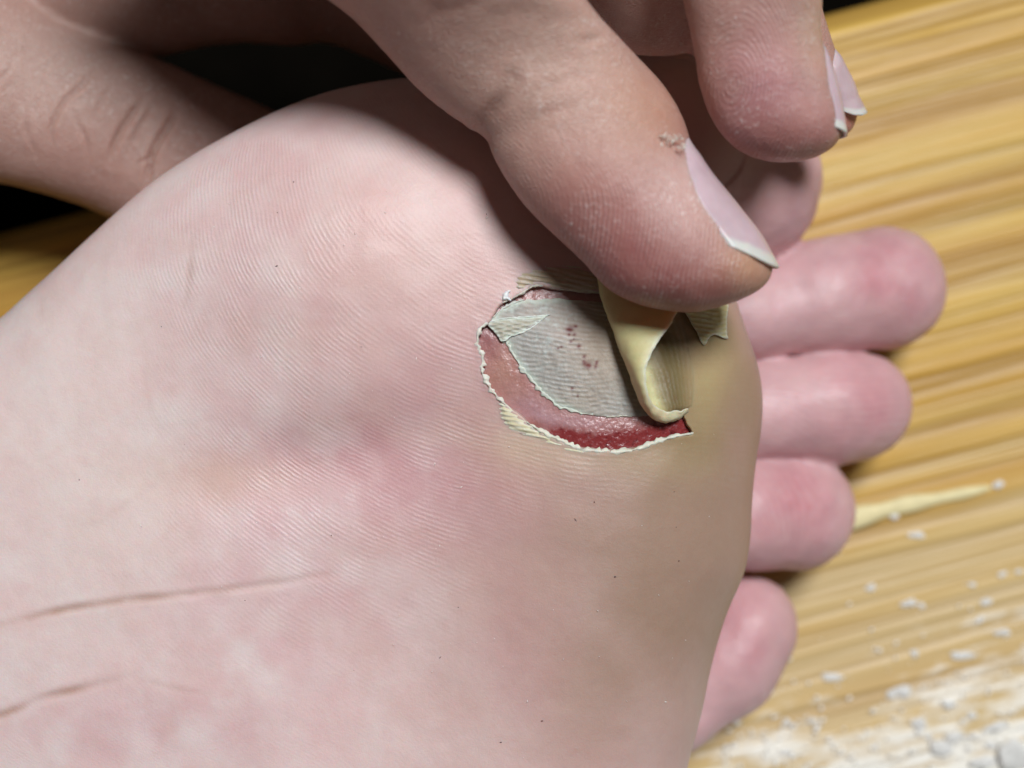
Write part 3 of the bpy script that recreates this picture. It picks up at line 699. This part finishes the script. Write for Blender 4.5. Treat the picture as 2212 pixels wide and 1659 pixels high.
# the flap, hinged towards the toes and rolled back on itself
def build_flap():
    st = [  # fold, rim, hinge, roll radius
        ((1000, 225), (1560, 250), (1600, 260), .16), ((1018, 305), (1570, 330), (1600, 340), .17), ((1034, 400), (1575, 430), (1610, 430), .18), ((1075, 530), (1500, 530), (1620, 560), .20),
        ((1112, 630), (1434, 635), (1640, 680), .24), ((1150, 740), (1356, 740), (1660, 800), .27), ((1190, 850), (1312, 840), (1665, 900), .28), ((1230, 955), (1298, 925), (1660, 1000), .27),
        ((1270, 1050), (1305, 1005), (1650, 1060), .24), ((1312, 1122), (1330, 1062), (1640, 1100), .2), ((1362, 1172), (1370, 1100), (1592, 1120), .13), ((1440, 1202), (1445, 1135), (1598, 1132), .09),
        ((1525, 1184), (1530, 1130), (1602, 1136), .06), ((1588, 1135), (1590, 1118), (1605, 1132), .03)]
    arr = np.array([[*f, *e, *h, r] for f, e, h, r in st], float)
    arr = smooth_poly(arr, 8, False)
    prof = []
    NS = 40
    for row in arr:
        F_, E_, H_ = PC(row[0], row[1]), PC(row[2], row[3]), PC(row[4], row[5]); r = row[6]
        z0 = float(zs(F_[0], F_[1])[0])
        zh = float(zs(H_[0], H_[1])[0])
        ctrl = np.array([[*H_[:2], zh - 0.03], [*(H_[:2] * .55 + F_[:2] * .45), z0 - 0.01], [*(H_[:2] * .18 + F_[:2] * .82), z0 + 0.02 + .1 * r], [*F_[:2], z0 + r * 0.9],
                         [*(F_[:2] * .80 + E_[:2] * .20), z0 + 1.65 * r], [*(F_[:2] * .45 + E_[:2] * .55), z0 + 2.0 * r], [*E_[:2], z0 + 2.05 * r]])
        q = smooth_poly(ctrl, 8, False)
        L = np.r_[0, np.cumsum(np.linalg.norm(np.diff(q, axis=0), axis=1))]; t = np.linspace(0, L[-1], NS)
        prof.append(np.c_[[np.interp(t, L, q[:, k]) for k in range(3)]].T)
    G = np.array(prof)                                   # station x profile x 3
    n0, n1 = G.shape[:2]
    V = G.reshape(-1, 3)
    s = np.tile(np.linspace(0, 1, n1), n0); tt = np.repeat(np.linspace(0, 1, n0), n1)
    nz = np.c_[fbm(V, 0.2, 101), fbm(V, 0.2, 102), fbm(V, 0.2, 103)]; nf_ = np.c_[fbm(V, 0.06, 104), fbm(V, 0.06, 105), fbm(V, 0.06, 106)]
    V = V + (0.016 * nz + nf_ * (0.003 + 0.009 * sstep(0.88, 1.0, s) + 0.010 * sstep(0.7, 0.9, tt))[:, None]) * sstep(0.15, 0.4, s)[:, None]
    V[:, 2] += 0.004 * np.sin(tt * 95 + 3 * np.sin(s * 7)) * sstep(0.55, 0.8, s) * sstep(0.1, 0.4, tt)
    idx = np.arange(n0 * n1).reshape(n0, n1)
    q = np.c_[idx[:-1, :-1].ravel(), idx[1:, :-1].ravel(), idx[1:, 1:].ravel(), idx[:-1, 1:].ravel()]
    me = mesh_from("rolled_flap", V, q)
    c = np.tile(lin(210, 201, 150), (len(V), 1)); n = fbm(V, 0.25, 111)
    c = mixcol(c, (190, 172, 124), 0.6 * np.clip(n, 0, 1))
    c = mixcol(c, (122, 106, 66), 0.95 * sstep(0.5, 0.3, s))  # inside of the roll darkened: shade of the hollow put into its colour
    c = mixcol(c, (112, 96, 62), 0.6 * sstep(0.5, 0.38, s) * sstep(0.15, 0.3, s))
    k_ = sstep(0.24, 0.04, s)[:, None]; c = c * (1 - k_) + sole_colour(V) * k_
    c = mixcol(c, (120, 92, 62), 0.6 * np.clip(fbm(V, 0.06, 131) * 2.4 - 1.0, 0, 1) * sstep(0.6, 0.4, s))
    c = mixcol(c, (206, 192, 158), 0.7 * sstep(0.45, 0.75, tt) * sstep(0.5, 0.8, s))
    c = mixcol(c, (236, 232, 214), sstep(0.965, 0.995, s) * 0.9)
    c = mixcol(c, (214, 208, 180), 0.7 * sstep(0.72, 0.9, tt) * (0.6 + 0.6 * fbm(V, 0.07, 115)))
    c = mixcol(c, (70, 48, 40), 0.8 * np.clip(fbm(V, 0.045, 119) * 3 - 1.7, 0, 1) * sstep(0.6, 0.9, tt))
    set_attr(me, "col", np.clip(c, 0.01, 0.95))
    set_attr(me, "ridge", s * 22 + 0 * tt); set_attr(me, "ridge_amp", 0.7 * sstep(0.55, 0.35, s) + 0.1)
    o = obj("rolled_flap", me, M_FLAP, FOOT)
    m = o.modifiers.new("thickness", 'SOLIDIFY'); m.thickness = 0.00016; m.offset = 0
    o["label"] = "yellowish flap of peeled skin rolled back by the thumb"
    return o
build_flap()

# lint and dust specks on the sole
def specks(name, n, colour, seed, rmin, rmax, lo, hi, mat_kw):
    rg = random.Random(seed); V, F = [], []
    for _ in range(n):
        u, v = rg.uniform(*lo), rg.uniform(*hi); p = P(u, v)
        if sdist(np.array([p[0]]), np.array([p[1]]), OUTLINE)[0] < 0.6 or inside(np.array([p[0]]), np.array([p[1]]), WOUND)[0]: continue
        z = float(zs(p[0], p[1])[0]) + 0.006; r = rg.uniform(rmin, rmax); el = rg.choice([1, 1, 1.6, 3.0]); a = rg.uniform(0, 6.28)
        ca, sa = math.cos(a), math.sin(a); b0 = len(V)
        for (x, y, zz) in [(el, 0, 0), (0, 1, 0), (-el, 0, 0), (0, -1, 0), (0, 0, 1), (0, 0, -1)]:
            x, y = x * r * rg.uniform(.7, 1.3), y * r * rg.uniform(.6, 1.2); V.append((p[0] + x * ca - y * sa, p[1] + x * sa + y * ca, z + zz * r * 0.8))
        for a_, b_ in ((0, 1), (1, 2), (2, 3), (3, 0)):
            F += [(b0 + a_, b0 + b_, b0 + 4), (b0 + b_, b0 + a_, b0 + 5)]
    o = obj(name, mesh_from(name, np.array(V), np.array(F)), plain_material(name, lin(*colour), **mat_kw), FOOT); o["kind"] = "stuff"
specks("lint", 34, (92, 74, 70), 5, 0.004, 0.010, (150, 1500), (350, 1640), dict(rough=0.8))
specks("dust", 110, (240, 236, 230), 6, 0.004, 0.009, (300, 1550), (350, 1640), dict(rough=0.3, spec=0.6))

# ------------------------------------------------------------------ hands
def loft(stations, tip=None, ring=40, sub=6):
    """stations: (Lu, Lv, Ru, Rv, z, flatness): silhouette pairs across a finger"""
    rows = []
    for Lu, Lv, Ru, Rv, z, fl in stations:
        a, b = P(Lu, Lv, z), P(Ru, Rv, z); rows.append([*a[:2], *b[:2], z, fl])
    rows = smooth_poly(np.array(rows), sub, False)
    V = []
    for r in rows:
        a, b = np.array(r[:2]), np.array(r[2:4]); c = (a + b) / 2; e = (b - a) / 2; hw = np.linalg.norm(e)
        for k in range(ring):
            th = 2 * math.pi * k / ring
            xy = c + e * math.cos(th); V.append((xy[0], xy[1], r[4] + r[5] * hw * math.sin(th)))
    n = len(rows); F = []
    for i in range(n - 1):
        for k in range(ring):
            k2 = (k + 1) % ring; F.append((i * ring + k, i * ring + k2, (i + 1) * ring + k2, (i + 1) * ring + k))
    V.append(tuple(np.mean(V[:ring], 0))); b0 = len(V) - 1
    V.append(tuple(P(*tip)) if tip else tuple(np.mean(V[(n - 1) * ring:n * ring], 0))); b1 = len(V) - 1
    T = []
    for k in range(ring):
        k2 = (k + 1) % ring; T.append((b0, k2, k)); T.append((b1, (n - 1) * ring + k, (n - 1) * ring + k2))
    return np.array(V), np.array(F), np.array(T)
def union(name, lofts, chains, h=0.06, smooth_it=4, k=0.12):
    allp = np.vstack([l[0] for l in lofts] + [np.array([[c[0] - c[3], c[1] - c[3], c[2] - c[3]], [c[0] + c[3], c[1] + c[3], c[2] + c[3]]]) for ch in chains for c in ch])
    lo = np.floor((allp.min(0) - 0.4) / h).astype(int); hi = np.ceil((allp.max(0) + 0.4) / h).astype(int)
    shape = hi - lo; tr = vdb.createLinearTransform(voxelSize=h)
    F = None
    for V, Q, T in lofts:
        gr = vdb.FloatGrid.createLevelSetFromPolygons(V.astype(np.float64), triangles=T.astype(np.uint32), quads=Q.astype(np.uint32), transform=tr, halfWidth=6.0)
        A = np.empty(tuple(shape), np.float32); gr.copyToArray(A, ijk=tuple(int(x) for x in lo))
        F = A if F is None else smin(F, A, k)
    if chains:
        Xh = (np.arange(shape[0]) + lo[0])[:, None, None] * h; Yh = (np.arange(shape[1]) + lo[1])[None, :, None] * h; Zh = (np.arange(shape[2]) + lo[2])[None, None, :] * h
        for ch in chains: F = smin(F, np.clip(chain(Xh, Yh, Zh, ch), -0.5, 0.5), k)
    return field_to_mesh(name, F, lo * h, h, smooth_it, 1)

NAIL_BVH = {}
def nail(name, spine, rn, phi0, phi1, parent, seed=1, inset=4, free=0.74, back=0.26, base=0.12, pink=(198, 174, 180), white=(212, 215, 206)):
    """curved plate whose spine follows the finger's silhouette; phi is measured from the side towards the camera"""
    sp = smooth_poly(np.array([P(u - inset, v + inset * 0.6, z) for u, v, z in spine]), 10, False)
    L = np.r_[0, np.cumsum(np.linalg.norm(np.diff(sp, axis=0), axis=1))]; tot = L[-1]
    NU, NW = 48, 28; V, U = [], []
    for i in range(NU):
        for j in range(NW):
            w_ = j / (NW - 1) * 2 - 1
            u0 = base * w_ * w_; u1 = 1 - back * abs(w_) ** 2.2
            u = u0 + (u1 - u0) * i / (NU - 1)
            d = u * tot; c = np.array([np.interp(d, L, sp[:, k]) for k in range(3)])
            d2 = min(d + 0.05 * tot, tot); d1 = max(d2 - 0.12 * tot, 0)
            t = np.array([np.interp(d2, L, sp[:, k]) - np.interp(d1, L, sp[:, k]) for k in range(3)]); t /= np.linalg.norm(t)
            e1 = np.cross(np.array([0, 0, 1.0]), t) * -1; e1 /= np.linalg.norm(e1); ez = np.cross(e1, t); ez = ez if ez[2] > 0 else -ez
            if e1[0] < 0: e1 = -e1
            narrow = 0.45 + 0.55 * float(sstep(-0.1, 0.5, u))
            ph = (phi0 + (phi1 - phi0) * (w_ + 1) / 2) * narrow
            V.append(c + rn * ((math.cos(ph) - 1) * e1 + math.sin(ph) * ez)); U.append((u, w_, u1 - u))
    V, U = np.array(V), np.array(U)
    if parent.type == 'MESH':
        from mathutils.bvhtree import BVHTree
        if "bvh" not in NAIL_BVH:
            pm = parent.data; NAIL_BVH["bvh"] = BVHTree.FromPolygons([tuple(x) for x in get_co(pm)], [tuple(f.vertices) for f in pm.polygons])
        G3 = V.reshape(NU, NW, 3).copy(); hold = int(NU * free)
        for j in range(NW):
            w_ = j / (NW - 1) * 2 - 1
            for i in range(hold + 1):
                loc, nor, _, _ = NAIL_BVH["bvh"].find_nearest(Vector(G3[i, j]))
                rise = 0.042 * min(1, (1 - abs(w_)) / 0.3) ** 0.7 * min(1, i / 8) - 0.026
                G3[i, j] = np.array(loc) + np.array(nor) * rise
            dl = G3[hold, j] - V.reshape(NU, NW, 3)[hold, j]
            for i in range(hold + 1, NU): G3[i, j] = V.reshape(NU, NW, 3)[i, j] + dl
        for _ in range(4): G3[1:-1, 1:-1] = 0.5 * G3[1:-1, 1:-1] + 0.125 * (G3[:-2, 1:-1] + G3[2:, 1:-1] + G3[1:-1, :-2] + G3[1:-1, 2:])
        V = G3.reshape(-1, 3)
    idx = np.arange(NU * NW).reshape(NU, NW)
    q = np.c_[idx[:-1, :-1].ravel(), idx[1:, :-1].ravel(), idx[1:, 1:].ravel(), idx[:-1, 1:].ravel()]
    me = mesh_from(name, V, q)
    c = np.tile(lin(*pink), (len(V), 1)) * (1 + 0.12 * fbm(V, 0.3, seed)[:, None])
    edge = sstep(0.11, 0.06, U[:, 2] + 0.02 * fbm(V, 0.1, seed + 3))
    c = mixcol(c, white, edge * 0.9)
    c = mixcol(c, (230, 222, 222), 0.6 * np.exp(-((U[:, 0]) / 0.1) ** 2))
    c = mixcol(c, (206, 194, 196), 0.4 * np.exp(-((1 - np.abs(U[:, 1])) / 0.06) ** 2))
    set_attr(me, "col", np.clip(c, 0.01, 0.9))
    o = obj(name, me, M_NAIL, parent)
    m = o.modifiers.new("thickness", 'SOLIDIFY'); m.thickness = 0.00035; m.offset = 0
    return o

def hand_finish(me, base, blobs, creases, ridge, amp, seed):
    p = get_co(me); no = get_no(me); X, Y = p[:, 0], p[:, 1]
    c = np.tile(lin(*base), (len(p), 1)) * (1 + 0.10 * fbm(p, 0.6, seed)[:, None])
    for (u, v, z, su, sv, a, col, m) in blobs: c = mixcol(c, col, m * gs(X, Y, u, v, su, sv, a, z) * (1 + 0.3 * fbm(p, 0.3, seed + 7)))
    dz = 0.012 * fbm(p, 0.35, seed + 3)
    for (pts, z, dep, wd) in creases:
        q = smooth_poly(np.array([P(u, v, z)[:2] for u, v in pts]), 6, False)
        q = q + 0.03 * np.c_[vnoise(np.c_[q, q[:, :1] * 0], 0.25, seed + 31), vnoise(np.c_[q, q[:, :1] * 0], 0.25, seed + 32)]
        d = near_dist(X, Y, q); m = (no[:, 2] > -0.1)
        tap = np.clip(np.minimum(np.hypot(X - q[-1, 0], Y - q[-1, 1]), np.hypot(X - q[0, 0], Y - q[0, 1])) / 0.25, 0, 1)
        dz += m * tap * dep * (-np.exp(-0.5 * (d / wd) ** 2) + 0.35 * np.exp(-0.5 * ((d - 2.5 * wd) / (1.4 * wd)) ** 2))
        c = mixcol(c, (164, 112, 94), 0.3 * m * tap * np.exp(-0.5 * (d / wd) ** 2) * min(1, dep / 0.04))
    p = p + no * dz[:, None]
    put_co(me, p)
    set_attr(me, "col", np.clip(c, 0.01, 0.95)); set_attr(me, "ridge", ridge(p)); set_attr(me, "ridge_amp", amp(p))

# hand that peels: thumb in front, index finger beside it, a third fingertip behind
TH = [(60, -540, 800, -900, 7.6, .7), (330, -255, 950, -560, 7.2, .72), (590, -75, 1110, -260, 6.95, .76), (715, 0, 1265, 0, 6.75, .78), (820, 100, 1335, 85, 6.4, .76), (905, 195, 1400, 150, 6.15, .75), (1000, 265, 1452, 215, 6.15, .75),
      (1050, 300, 1480, 268, 6.2, .75), (1076, 360, 1494, 318, 6.25, .75), (1130, 440, 1530, 372, 6.3, .75), (1200, 510, 1578, 432, 6.32, .75), (1255, 562, 1622, 486, 6.35, .75),
      (1300, 612, 1652, 528, 6.35, .76), (1350, 645, 1668, 562, 6.35, .8), (1420, 668, 1668, 590, 6.35, .86), (1500, 674, 1655, 614, 6.35, .95), (1565, 660, 1635, 632, 6.35, 1.0)]
IX = [(1300, -520, 1680, -560, 7.0, .8), (1420, -200, 1750, -230, 6.85, .8), (1470, -20, 1774, -10, 6.7, .8), (1488, 60, 1770, 50, 6.6, .8), (1500, 120, 1780, 110, 6.5, .8), (1510, 180, 1796, 165, 6.45, .8),
      (1528, 235, 1810, 215, 6.4, .8), (1560, 290, 1818, 255, 6.4, .8), (1600, 325, 1818, 285, 6.38, .85), (1660, 347, 1812, 303, 6.38, .92), (1720, 350, 1798, 320, 6.38, 1.0)]
MI = [(1480, -420, 1700, -480, 6.6, .9), (1560, -150, 1735, -200, 5.4, .9), (1590, 0, 1768, -10, 4.9, .9), (1630, 110, 1800, 100, 4.6, .9), (1670, 190, 1836, 172, 4.4, .9), (1710, 250, 1852, 218, 4.3, .9),
      (1760, 288, 1852, 252, 4.25, .95), (1805, 300, 1842, 282, 4.25, 1.0)]
palm = [(*P(520, -680, 7.7), 1.3), (*P(1000, -760, 8.0), 1.5), (*P(1450, -680, 7.3), 1.3), (*P(1560, -560, 6.8), 1.1)]
curl = [(*P(1300, -420, 7.0), 1.0), (*P(1410, -60, 4.8), 0.97), (*P(1445, -50, 4.6), 0.95)]
ring = [(*P(1480, -480, 6.0), 0.8), (*P(1590, 40, 4.95), 0.62), (*P(1682, 240, 4.7), 0.52)]  # unseen fingertip, added behind the index to shade the big toe
def build_hand():
    me = union("hand", [loft(TH, (1608, 645, 6.35)), loft(IX, (1765, 340, 6.4)), loft(MI, (1828, 295, 4.25))], [palm, curl, ring])
    blobs = [(1350, 590, 6.3, 140, 110, 40, (156, 92, 90), .9), (1250, 480, 6.3, 90, 90, 0, (176, 116, 110), .6), (1560, 640, 6.7, 120, 60, 0, (142, 82, 74), .8), (1450, 250, 6.3, 60, 60, 0, (172, 124, 92), .6),  # pink pulp, made darker to carry the shading under the thumb
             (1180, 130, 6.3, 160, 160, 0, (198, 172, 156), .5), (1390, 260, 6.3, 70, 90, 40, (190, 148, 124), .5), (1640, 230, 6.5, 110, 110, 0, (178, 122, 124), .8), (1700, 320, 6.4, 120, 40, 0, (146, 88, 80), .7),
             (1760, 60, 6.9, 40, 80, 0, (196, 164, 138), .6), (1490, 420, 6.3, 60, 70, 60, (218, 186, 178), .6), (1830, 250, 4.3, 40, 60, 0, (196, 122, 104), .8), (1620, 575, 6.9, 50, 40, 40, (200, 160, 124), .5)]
    cre = [([(1040, 295), (1065, 262), (1090, 235), (1105, 215)], 6.3, .05, .06), ([(1240, 118), (1275, 108), (1305, 88)], 6.6, .03, .03), ([(900, 60), (1000, 50), (1120, 10)], 6.9, .010, .04),
           ([(1120, 300), (1180, 262), (1260, 250)], 6.4, .010, .04), ([(1140, 220), (1230, 190), (1310, 170)], 6.5, .008, .04)]
    th0, th1 = P(1040, 290, 7.5), P(1600, 640, 6.7); ixc = P(1570, 200, 6.5)
    def ridge(p):
        a = (p[:, 0] * 0.93 + p[:, 1] * 0.35 + 0.25 * np.sin(p[:, 1] * 2.2)) / 0.047
        r = np.hypot((p[:, 0] - ixc[0]) * 1.2, (p[:, 1] - ixc[1]) * 0.75) / 0.047
        right = sstep(2.05, 2.15, p[:, 0] - 0.0 * p[:, 1]) * (p[:, 1] > P(0, 360, 6.5)[1])
        return np.where((right > 0.5) & (p[:, 1] > P(0, 365, 6.5)[1]) & (p[:, 0] > P(1490, 0, 6.6)[0]), r, a)
    def amp(p):
        X, Y = p[:, 0], p[:, 1]
        a = 0.15 + 0.7 * gs(X, Y, 1330, 520, 160, 150, 0, 6.4) + 0.9 * gs(X, Y, 1700, 110, 65, 120, 0, 6.6) + 0.35 * gs(X, Y, 1650, 230, 110, 110, 0, 6.5) + 0.5 * gs(X, Y, 1600, 630, 130, 60, 0, 6.8)
        return np.clip(a, 0, 1)
    hand_finish(me, (190, 150, 138), blobs, cre, ridge, amp, 201)
    o = obj("hand", me, M_HAND)
    tag(o, "hand whose thumb presses back the peeled skin, fingertips above the toes", "hand")
    nail("fingernail", [(1472, 300, 6.2), (1496, 322, 6.25), (1545, 376, 6.3), (1602, 440, 6.32), (1652, 506, 6.35), (1688, 574, 6.35)], 0.74, -0.9, 1.22, o, 301)["label"] = "thumbnail with pale free edge"
    nail("fingernail", [(1779, 70, 6.6), (1794, 120, 6.5), (1812, 190, 6.45), (1824, 250, 6.4), (1830, 292, 6.38)], 0.55, -1.1, 0.72, o, 311, back=0.10, inset=9)
    nail("fingernail", [(1790, 100, 4.62), (1816, 140, 4.52), (1846, 186, 4.42), (1874, 240, 4.32)], 0.50, -0.8, 1.25, o, 321, back=0.2, pink=(200, 176, 180))
    # frayed cuticle by the thumbnail
    rg = random.Random(3); V, F = [], []
    for k in range(22):
        c = P(1452 + rg.uniform(-26, 30), 306 + rg.uniform(-14, 16), 6.9 + rg.uniform(-.04, .08)); b0 = len(V); a = rg.uniform(0, 3.14); l, wd = rg.uniform(.02, .065), rg.uniform(.006, .014)
        d = np.array([math.cos(a), math.sin(a), rg.uniform(-.4, .5)]); n = np.array([-math.sin(a), math.cos(a), 0.2])
        pts = [c - d * l - n * wd * .4, c - n * wd, c + d * l, c + n * wd, c + np.array([0, 0, .02])]; V += pts
        F += [(b0, b0 + 1, b0 + 4), (b0 + 1, b0 + 2, b0 + 4), (b0 + 2, b0 + 3, b0 + 4), (b0 + 3, b0, b0 + 4), (b0, b0 + 3, b0 + 2), (b0, b0 + 2, b0 + 1)]
    cu = obj("cuticle", mesh_from("cuticle", np.array(V), np.array(F)), plain_material("cuticle", lin(244, 238, 226), 0.5, 0.08), o); cu["kind"] = "stuff"
    return o
HAND = build_hand()

# the other hand, holding the foot from behind
LF = [(60, -420, -420, -60, 3.2, .75), (-20, -130, -260, 260, 2.9, .72), (95, 25, -120, 372, 2.7, .7), (205, 80, 0, 396, 2.5, .7), (337, 126, 110, 424, 2.3, .7), (470, 185, 245, 474, 2.0, .7), (600, 245, 380, 560, 1.7, .7), (720, 330, 520, 640, 1.4, .7), (800, 430, 640, 690, 1.2, .7)]
LI = [(-150, -420, -60, 0, 2.4, .7), (60, -330, 90, 70, 2.3, .7), (200, -300, 250, 112, 2.2, .7), (330, -290, 340, 120, 2.1, .7), (443, -285, 443, 98, 2.0, .7), (540, -280, 540, 91, 2.0, .7), (632, -260, 632, 98, 1.9, .7), (708, -250, 708, 92, 1.8, .7), (830, -220, 843, 146, 1.7, .7), (1000, -150, 980, 200, 1.6, .7)]
def build_holder():
    me = union("hand", [loft(LF), loft(LI)], [[(*P(-250, -420, 3.0), 1.4), (*P(-50, -520, 2.8), 1.5)]])
    blobs = [(150, 330, 3.8, 200, 60, 20, (196, 150, 138), .6), (60, 120, 4.2, 120, 120, 0, (204, 176, 164), .6), (280, 300, 3.6, 40, 70, 0, (206, 176, 164), .5)]
    cre = [([(200, 150), (165, 188), (131, 223), (108, 268), (103, 310)], 3.3, .032, .026), ([(304, 205), (270, 258), (240, 308), (223, 350)], 3.1, .045, .03), ([(380, 232), (354, 295), (326, 346), (312, 396)], 2.8, .05, .035),
           ([(335, 215), (300, 270), (272, 330)], 3.0, .02, .025), ([(285, 230), (262, 248), (250, 275)], 3.1, .02, .02), ([(345, 330), (300, 350), (285, 380)], 2.9, .02, .02), ([(215, 120), (180, 150), (150, 190)], 3.4, .015, .02), ([(90, 180), (70, 220), (75, 260)], 3.5, .012, .02),
           ([(20, 120), (-10, 180), (-20, 240)], 3.6, .015, .025), ([(40, 70), (60, 90), (90, 100)], 3.6, .01, .02),
           ([(130, 95), (95, 130), (60, 160)], 3.5, .015, .025), ([(160, 250), (180, 300), (170, 350)], 3.2, .015, .025), ([(60, 230), (50, 290), (70, 340)], 3.4, .012, .025), ([(240, 175), (215, 215), (190, 260)], 3.2, .015, .025)]
    hand_finish(me, (176, 140, 128), blobs, cre, lambda p: p[:, 0] / 0.05, lambda p: np.full(len(p), 0.05), 401)  # skin base darker than the peeling hand's: shadow put into the colour
    o = obj("hand", me, M_HAND)
    tag(o, "holding hand behind the foot with a wrinkled knuckle, partly in shadow", "hand")
build_holder()

# ------------------------------------------------------------------ crumbs and splinter on the board
def crumb_mesh(seed, name):
    rg = random.Random(seed); bm = bmesh.new(); bmesh.ops.create_icosphere(bm, subdivisions=3, radius=1)
    P0 = np.array([v.co for v in bm.verts]); n = vnoise(P0 + seed * 7.7, 0.9, seed) * 0.35 + vnoise(P0 + seed, 0.4, seed + 1) * 0.15
    n2 = vnoise(P0 * 1.0 + seed * 3.3, 0.55, seed + 4) * 0.3
    for v, k, k2 in zip(bm.verts, n, n2): v.co = v.co * (1 + 1.3 * k + k2); v.co.z = max(v.co.z * 0.5, -0.3)
    me = bpy.data.meshes.new(name); bm.to_mesh(me); bm.free(); return me
M_CRUMB = plain_material("white_crumb", lin(252, 250, 244), 0.4, 0.05, 700, 1e-4)
CM = [crumb_mesh(i, "white_crumb") for i in range(6)]
CR = [(2190, 1630, 42, 30), (2120, 1648, 26, 18), (2060, 1590, 17, 13), (1985, 1560, 15, 14), (2030, 1615, 22, 18), (1950, 1490, 20, 14), (1925, 1500, 12, 9), (2150, 1570, 24, 12),
      (1798, 1462, 20, 9), (1963, 1302, 18, 9), (1990, 1308, 7, 6), (1975, 1410, 9, 9), (2130, 1300, 14, 7), (2115, 1340, 11, 7), (2080, 1415, 24, 9), (2165, 1365, 18, 8), (1700, 1560, 7, 9),
      (1880, 1268, 12, 8), (1965, 1095, 14, 6), (2155, 1048, 12, 10), (2165, 1240, 9, 6), (1980, 1155, 18, 8), (1930, 1115, 9, 8), (2100, 1262, 9, 6), (1700, 1625, 16, 6), (2200, 1235, 8, 6), (2050, 1520, 13, 10), (2100, 1545, 11, 8), (2140, 1610, 12, 9), (2005, 1590, 10, 8)]
BIG = {0: "largest chalky white lump, in the near corner of the board", 8: "elongated white crumb just beside the little toe's outer edge", 19: "white crumb at the far tip of the pale splinter",
       9: "bright oval white crumb midway between the splinter and the near corner", 5: "rough white lump at the edge of the chalky patch, towards the little toe"}
for i, (u, v, a, b) in enumerate(CR):
    o = bpy.data.objects.new("white_crumb", CM[i % 6]); COL.objects.link(o)
    if not CM[i % 6].materials: CM[i % 6].materials.append(M_CRUMB); CM[i % 6].polygons.foreach_set("use_smooth", np.ones(len(CM[i % 6].polygons), bool))
    s = scale_at(0) * 0.01; p = P(u, v, 0) * 0.01
    o.location = (p[0], p[1], b * s * 0.25); o.scale = (a * s, b * s, b * s * 0.8); o.rotation_euler = (0, 0, ang + random.uniform(-.3, .3))
    tag(o, BIG.get(i, "small chalky white crumb scattered on the board beyond the toe tips"), "crumb", "white crumbs on the board")
def build_grit():
    rg = random.Random(9); V, F = [], []
    for _ in range(320):
        t = rg.random(); u = rg.uniform(1560, 2300); v = 1700 - abs(rg.gauss(0, 1)) * 190 - (1 - t) * 60 + (2212 - u) * 0.12
        if v < 1000 or v > 1720: continue
        p = P(u, v, 0); r = rg.uniform(2, 7) * scale_at(0) * (1.2 if v > 1500 else 0.8); b0 = len(V)
        for (x, y, z) in [(1.4, 0, 0), (0, 1, 0), (-1.4, 0, 0), (0, -1, 0), (0.1, 0, 1), (0, 0, -.6)]:
            V.append((p[0] + x * r * rg.uniform(.6, 1.3), p[1] + y * r * rg.uniform(.6, 1.2) + x * r * .26, 0.02 + z * r * .7))
        for a_, b_ in ((0, 1), (1, 2), (2, 3), (3, 0)): F += [(b0 + a_, b0 + b_, b0 + 4), (b0 + b_, b0 + a_, b0 + 5)]
    o = obj("white_grit", mesh_from("white_grit", np.array(V), np.array(F)), M_CRUMB)
    tag(o, "fine white grit strewn over the near corner of the board", "grit", kind="stuff")
build_grit()
def build_splinter():
    a, b = P(1825, 1128, 0), P(2140, 1048, 0); n = 24; V, F = [], []
    d = (b - a); d /= np.linalg.norm(d); nr = np.array([-d[1], d[0], 0])
    for i in range(n + 1):
        t = i / n; c = a + (b - a) * t; wv = (0.15 * (1 - t) ** 0.7 + 0.06) * (1 + 0.25 * math.sin(t * 17) * 0.5) * (1 if t < .97 else .4); c = c + nr * 0.03 * math.sin(t * 5)
        V += [c - nr * wv + np.array([0, 0, -.02]), c - nr * wv * .5 + np.array([0, 0, .05]), c + nr * wv * .6 + np.array([0, 0, .06]), c + nr * wv + np.array([0, 0, -.02])]
    for i in range(n):
        for k in range(4): F.append((i * 4 + k, i * 4 + (k + 1) % 4, i * 4 + 4 + (k + 1) % 4, i * 4 + 4 + k))
    F += [(3, 2, 1, 0), (4 * n, 4 * n + 1, 4 * n + 2, 4 * n + 3)]
    me = mesh_from("wood_splinter", np.array(V), np.array(F))
    bm = bmesh.new(); bm.from_mesh(me); bmesh.ops.recalc_face_normals(bm, faces=bm.faces); bm.to_mesh(me); bm.free()
    o = obj("wood_splinter", me, plain_material("pale_wood", lin(238, 224, 172), 0.6, 0.25, 500))
    tag(o, "long pale wood splinter lying along the grain beside the fourth toe", "splinter")
build_splinter()
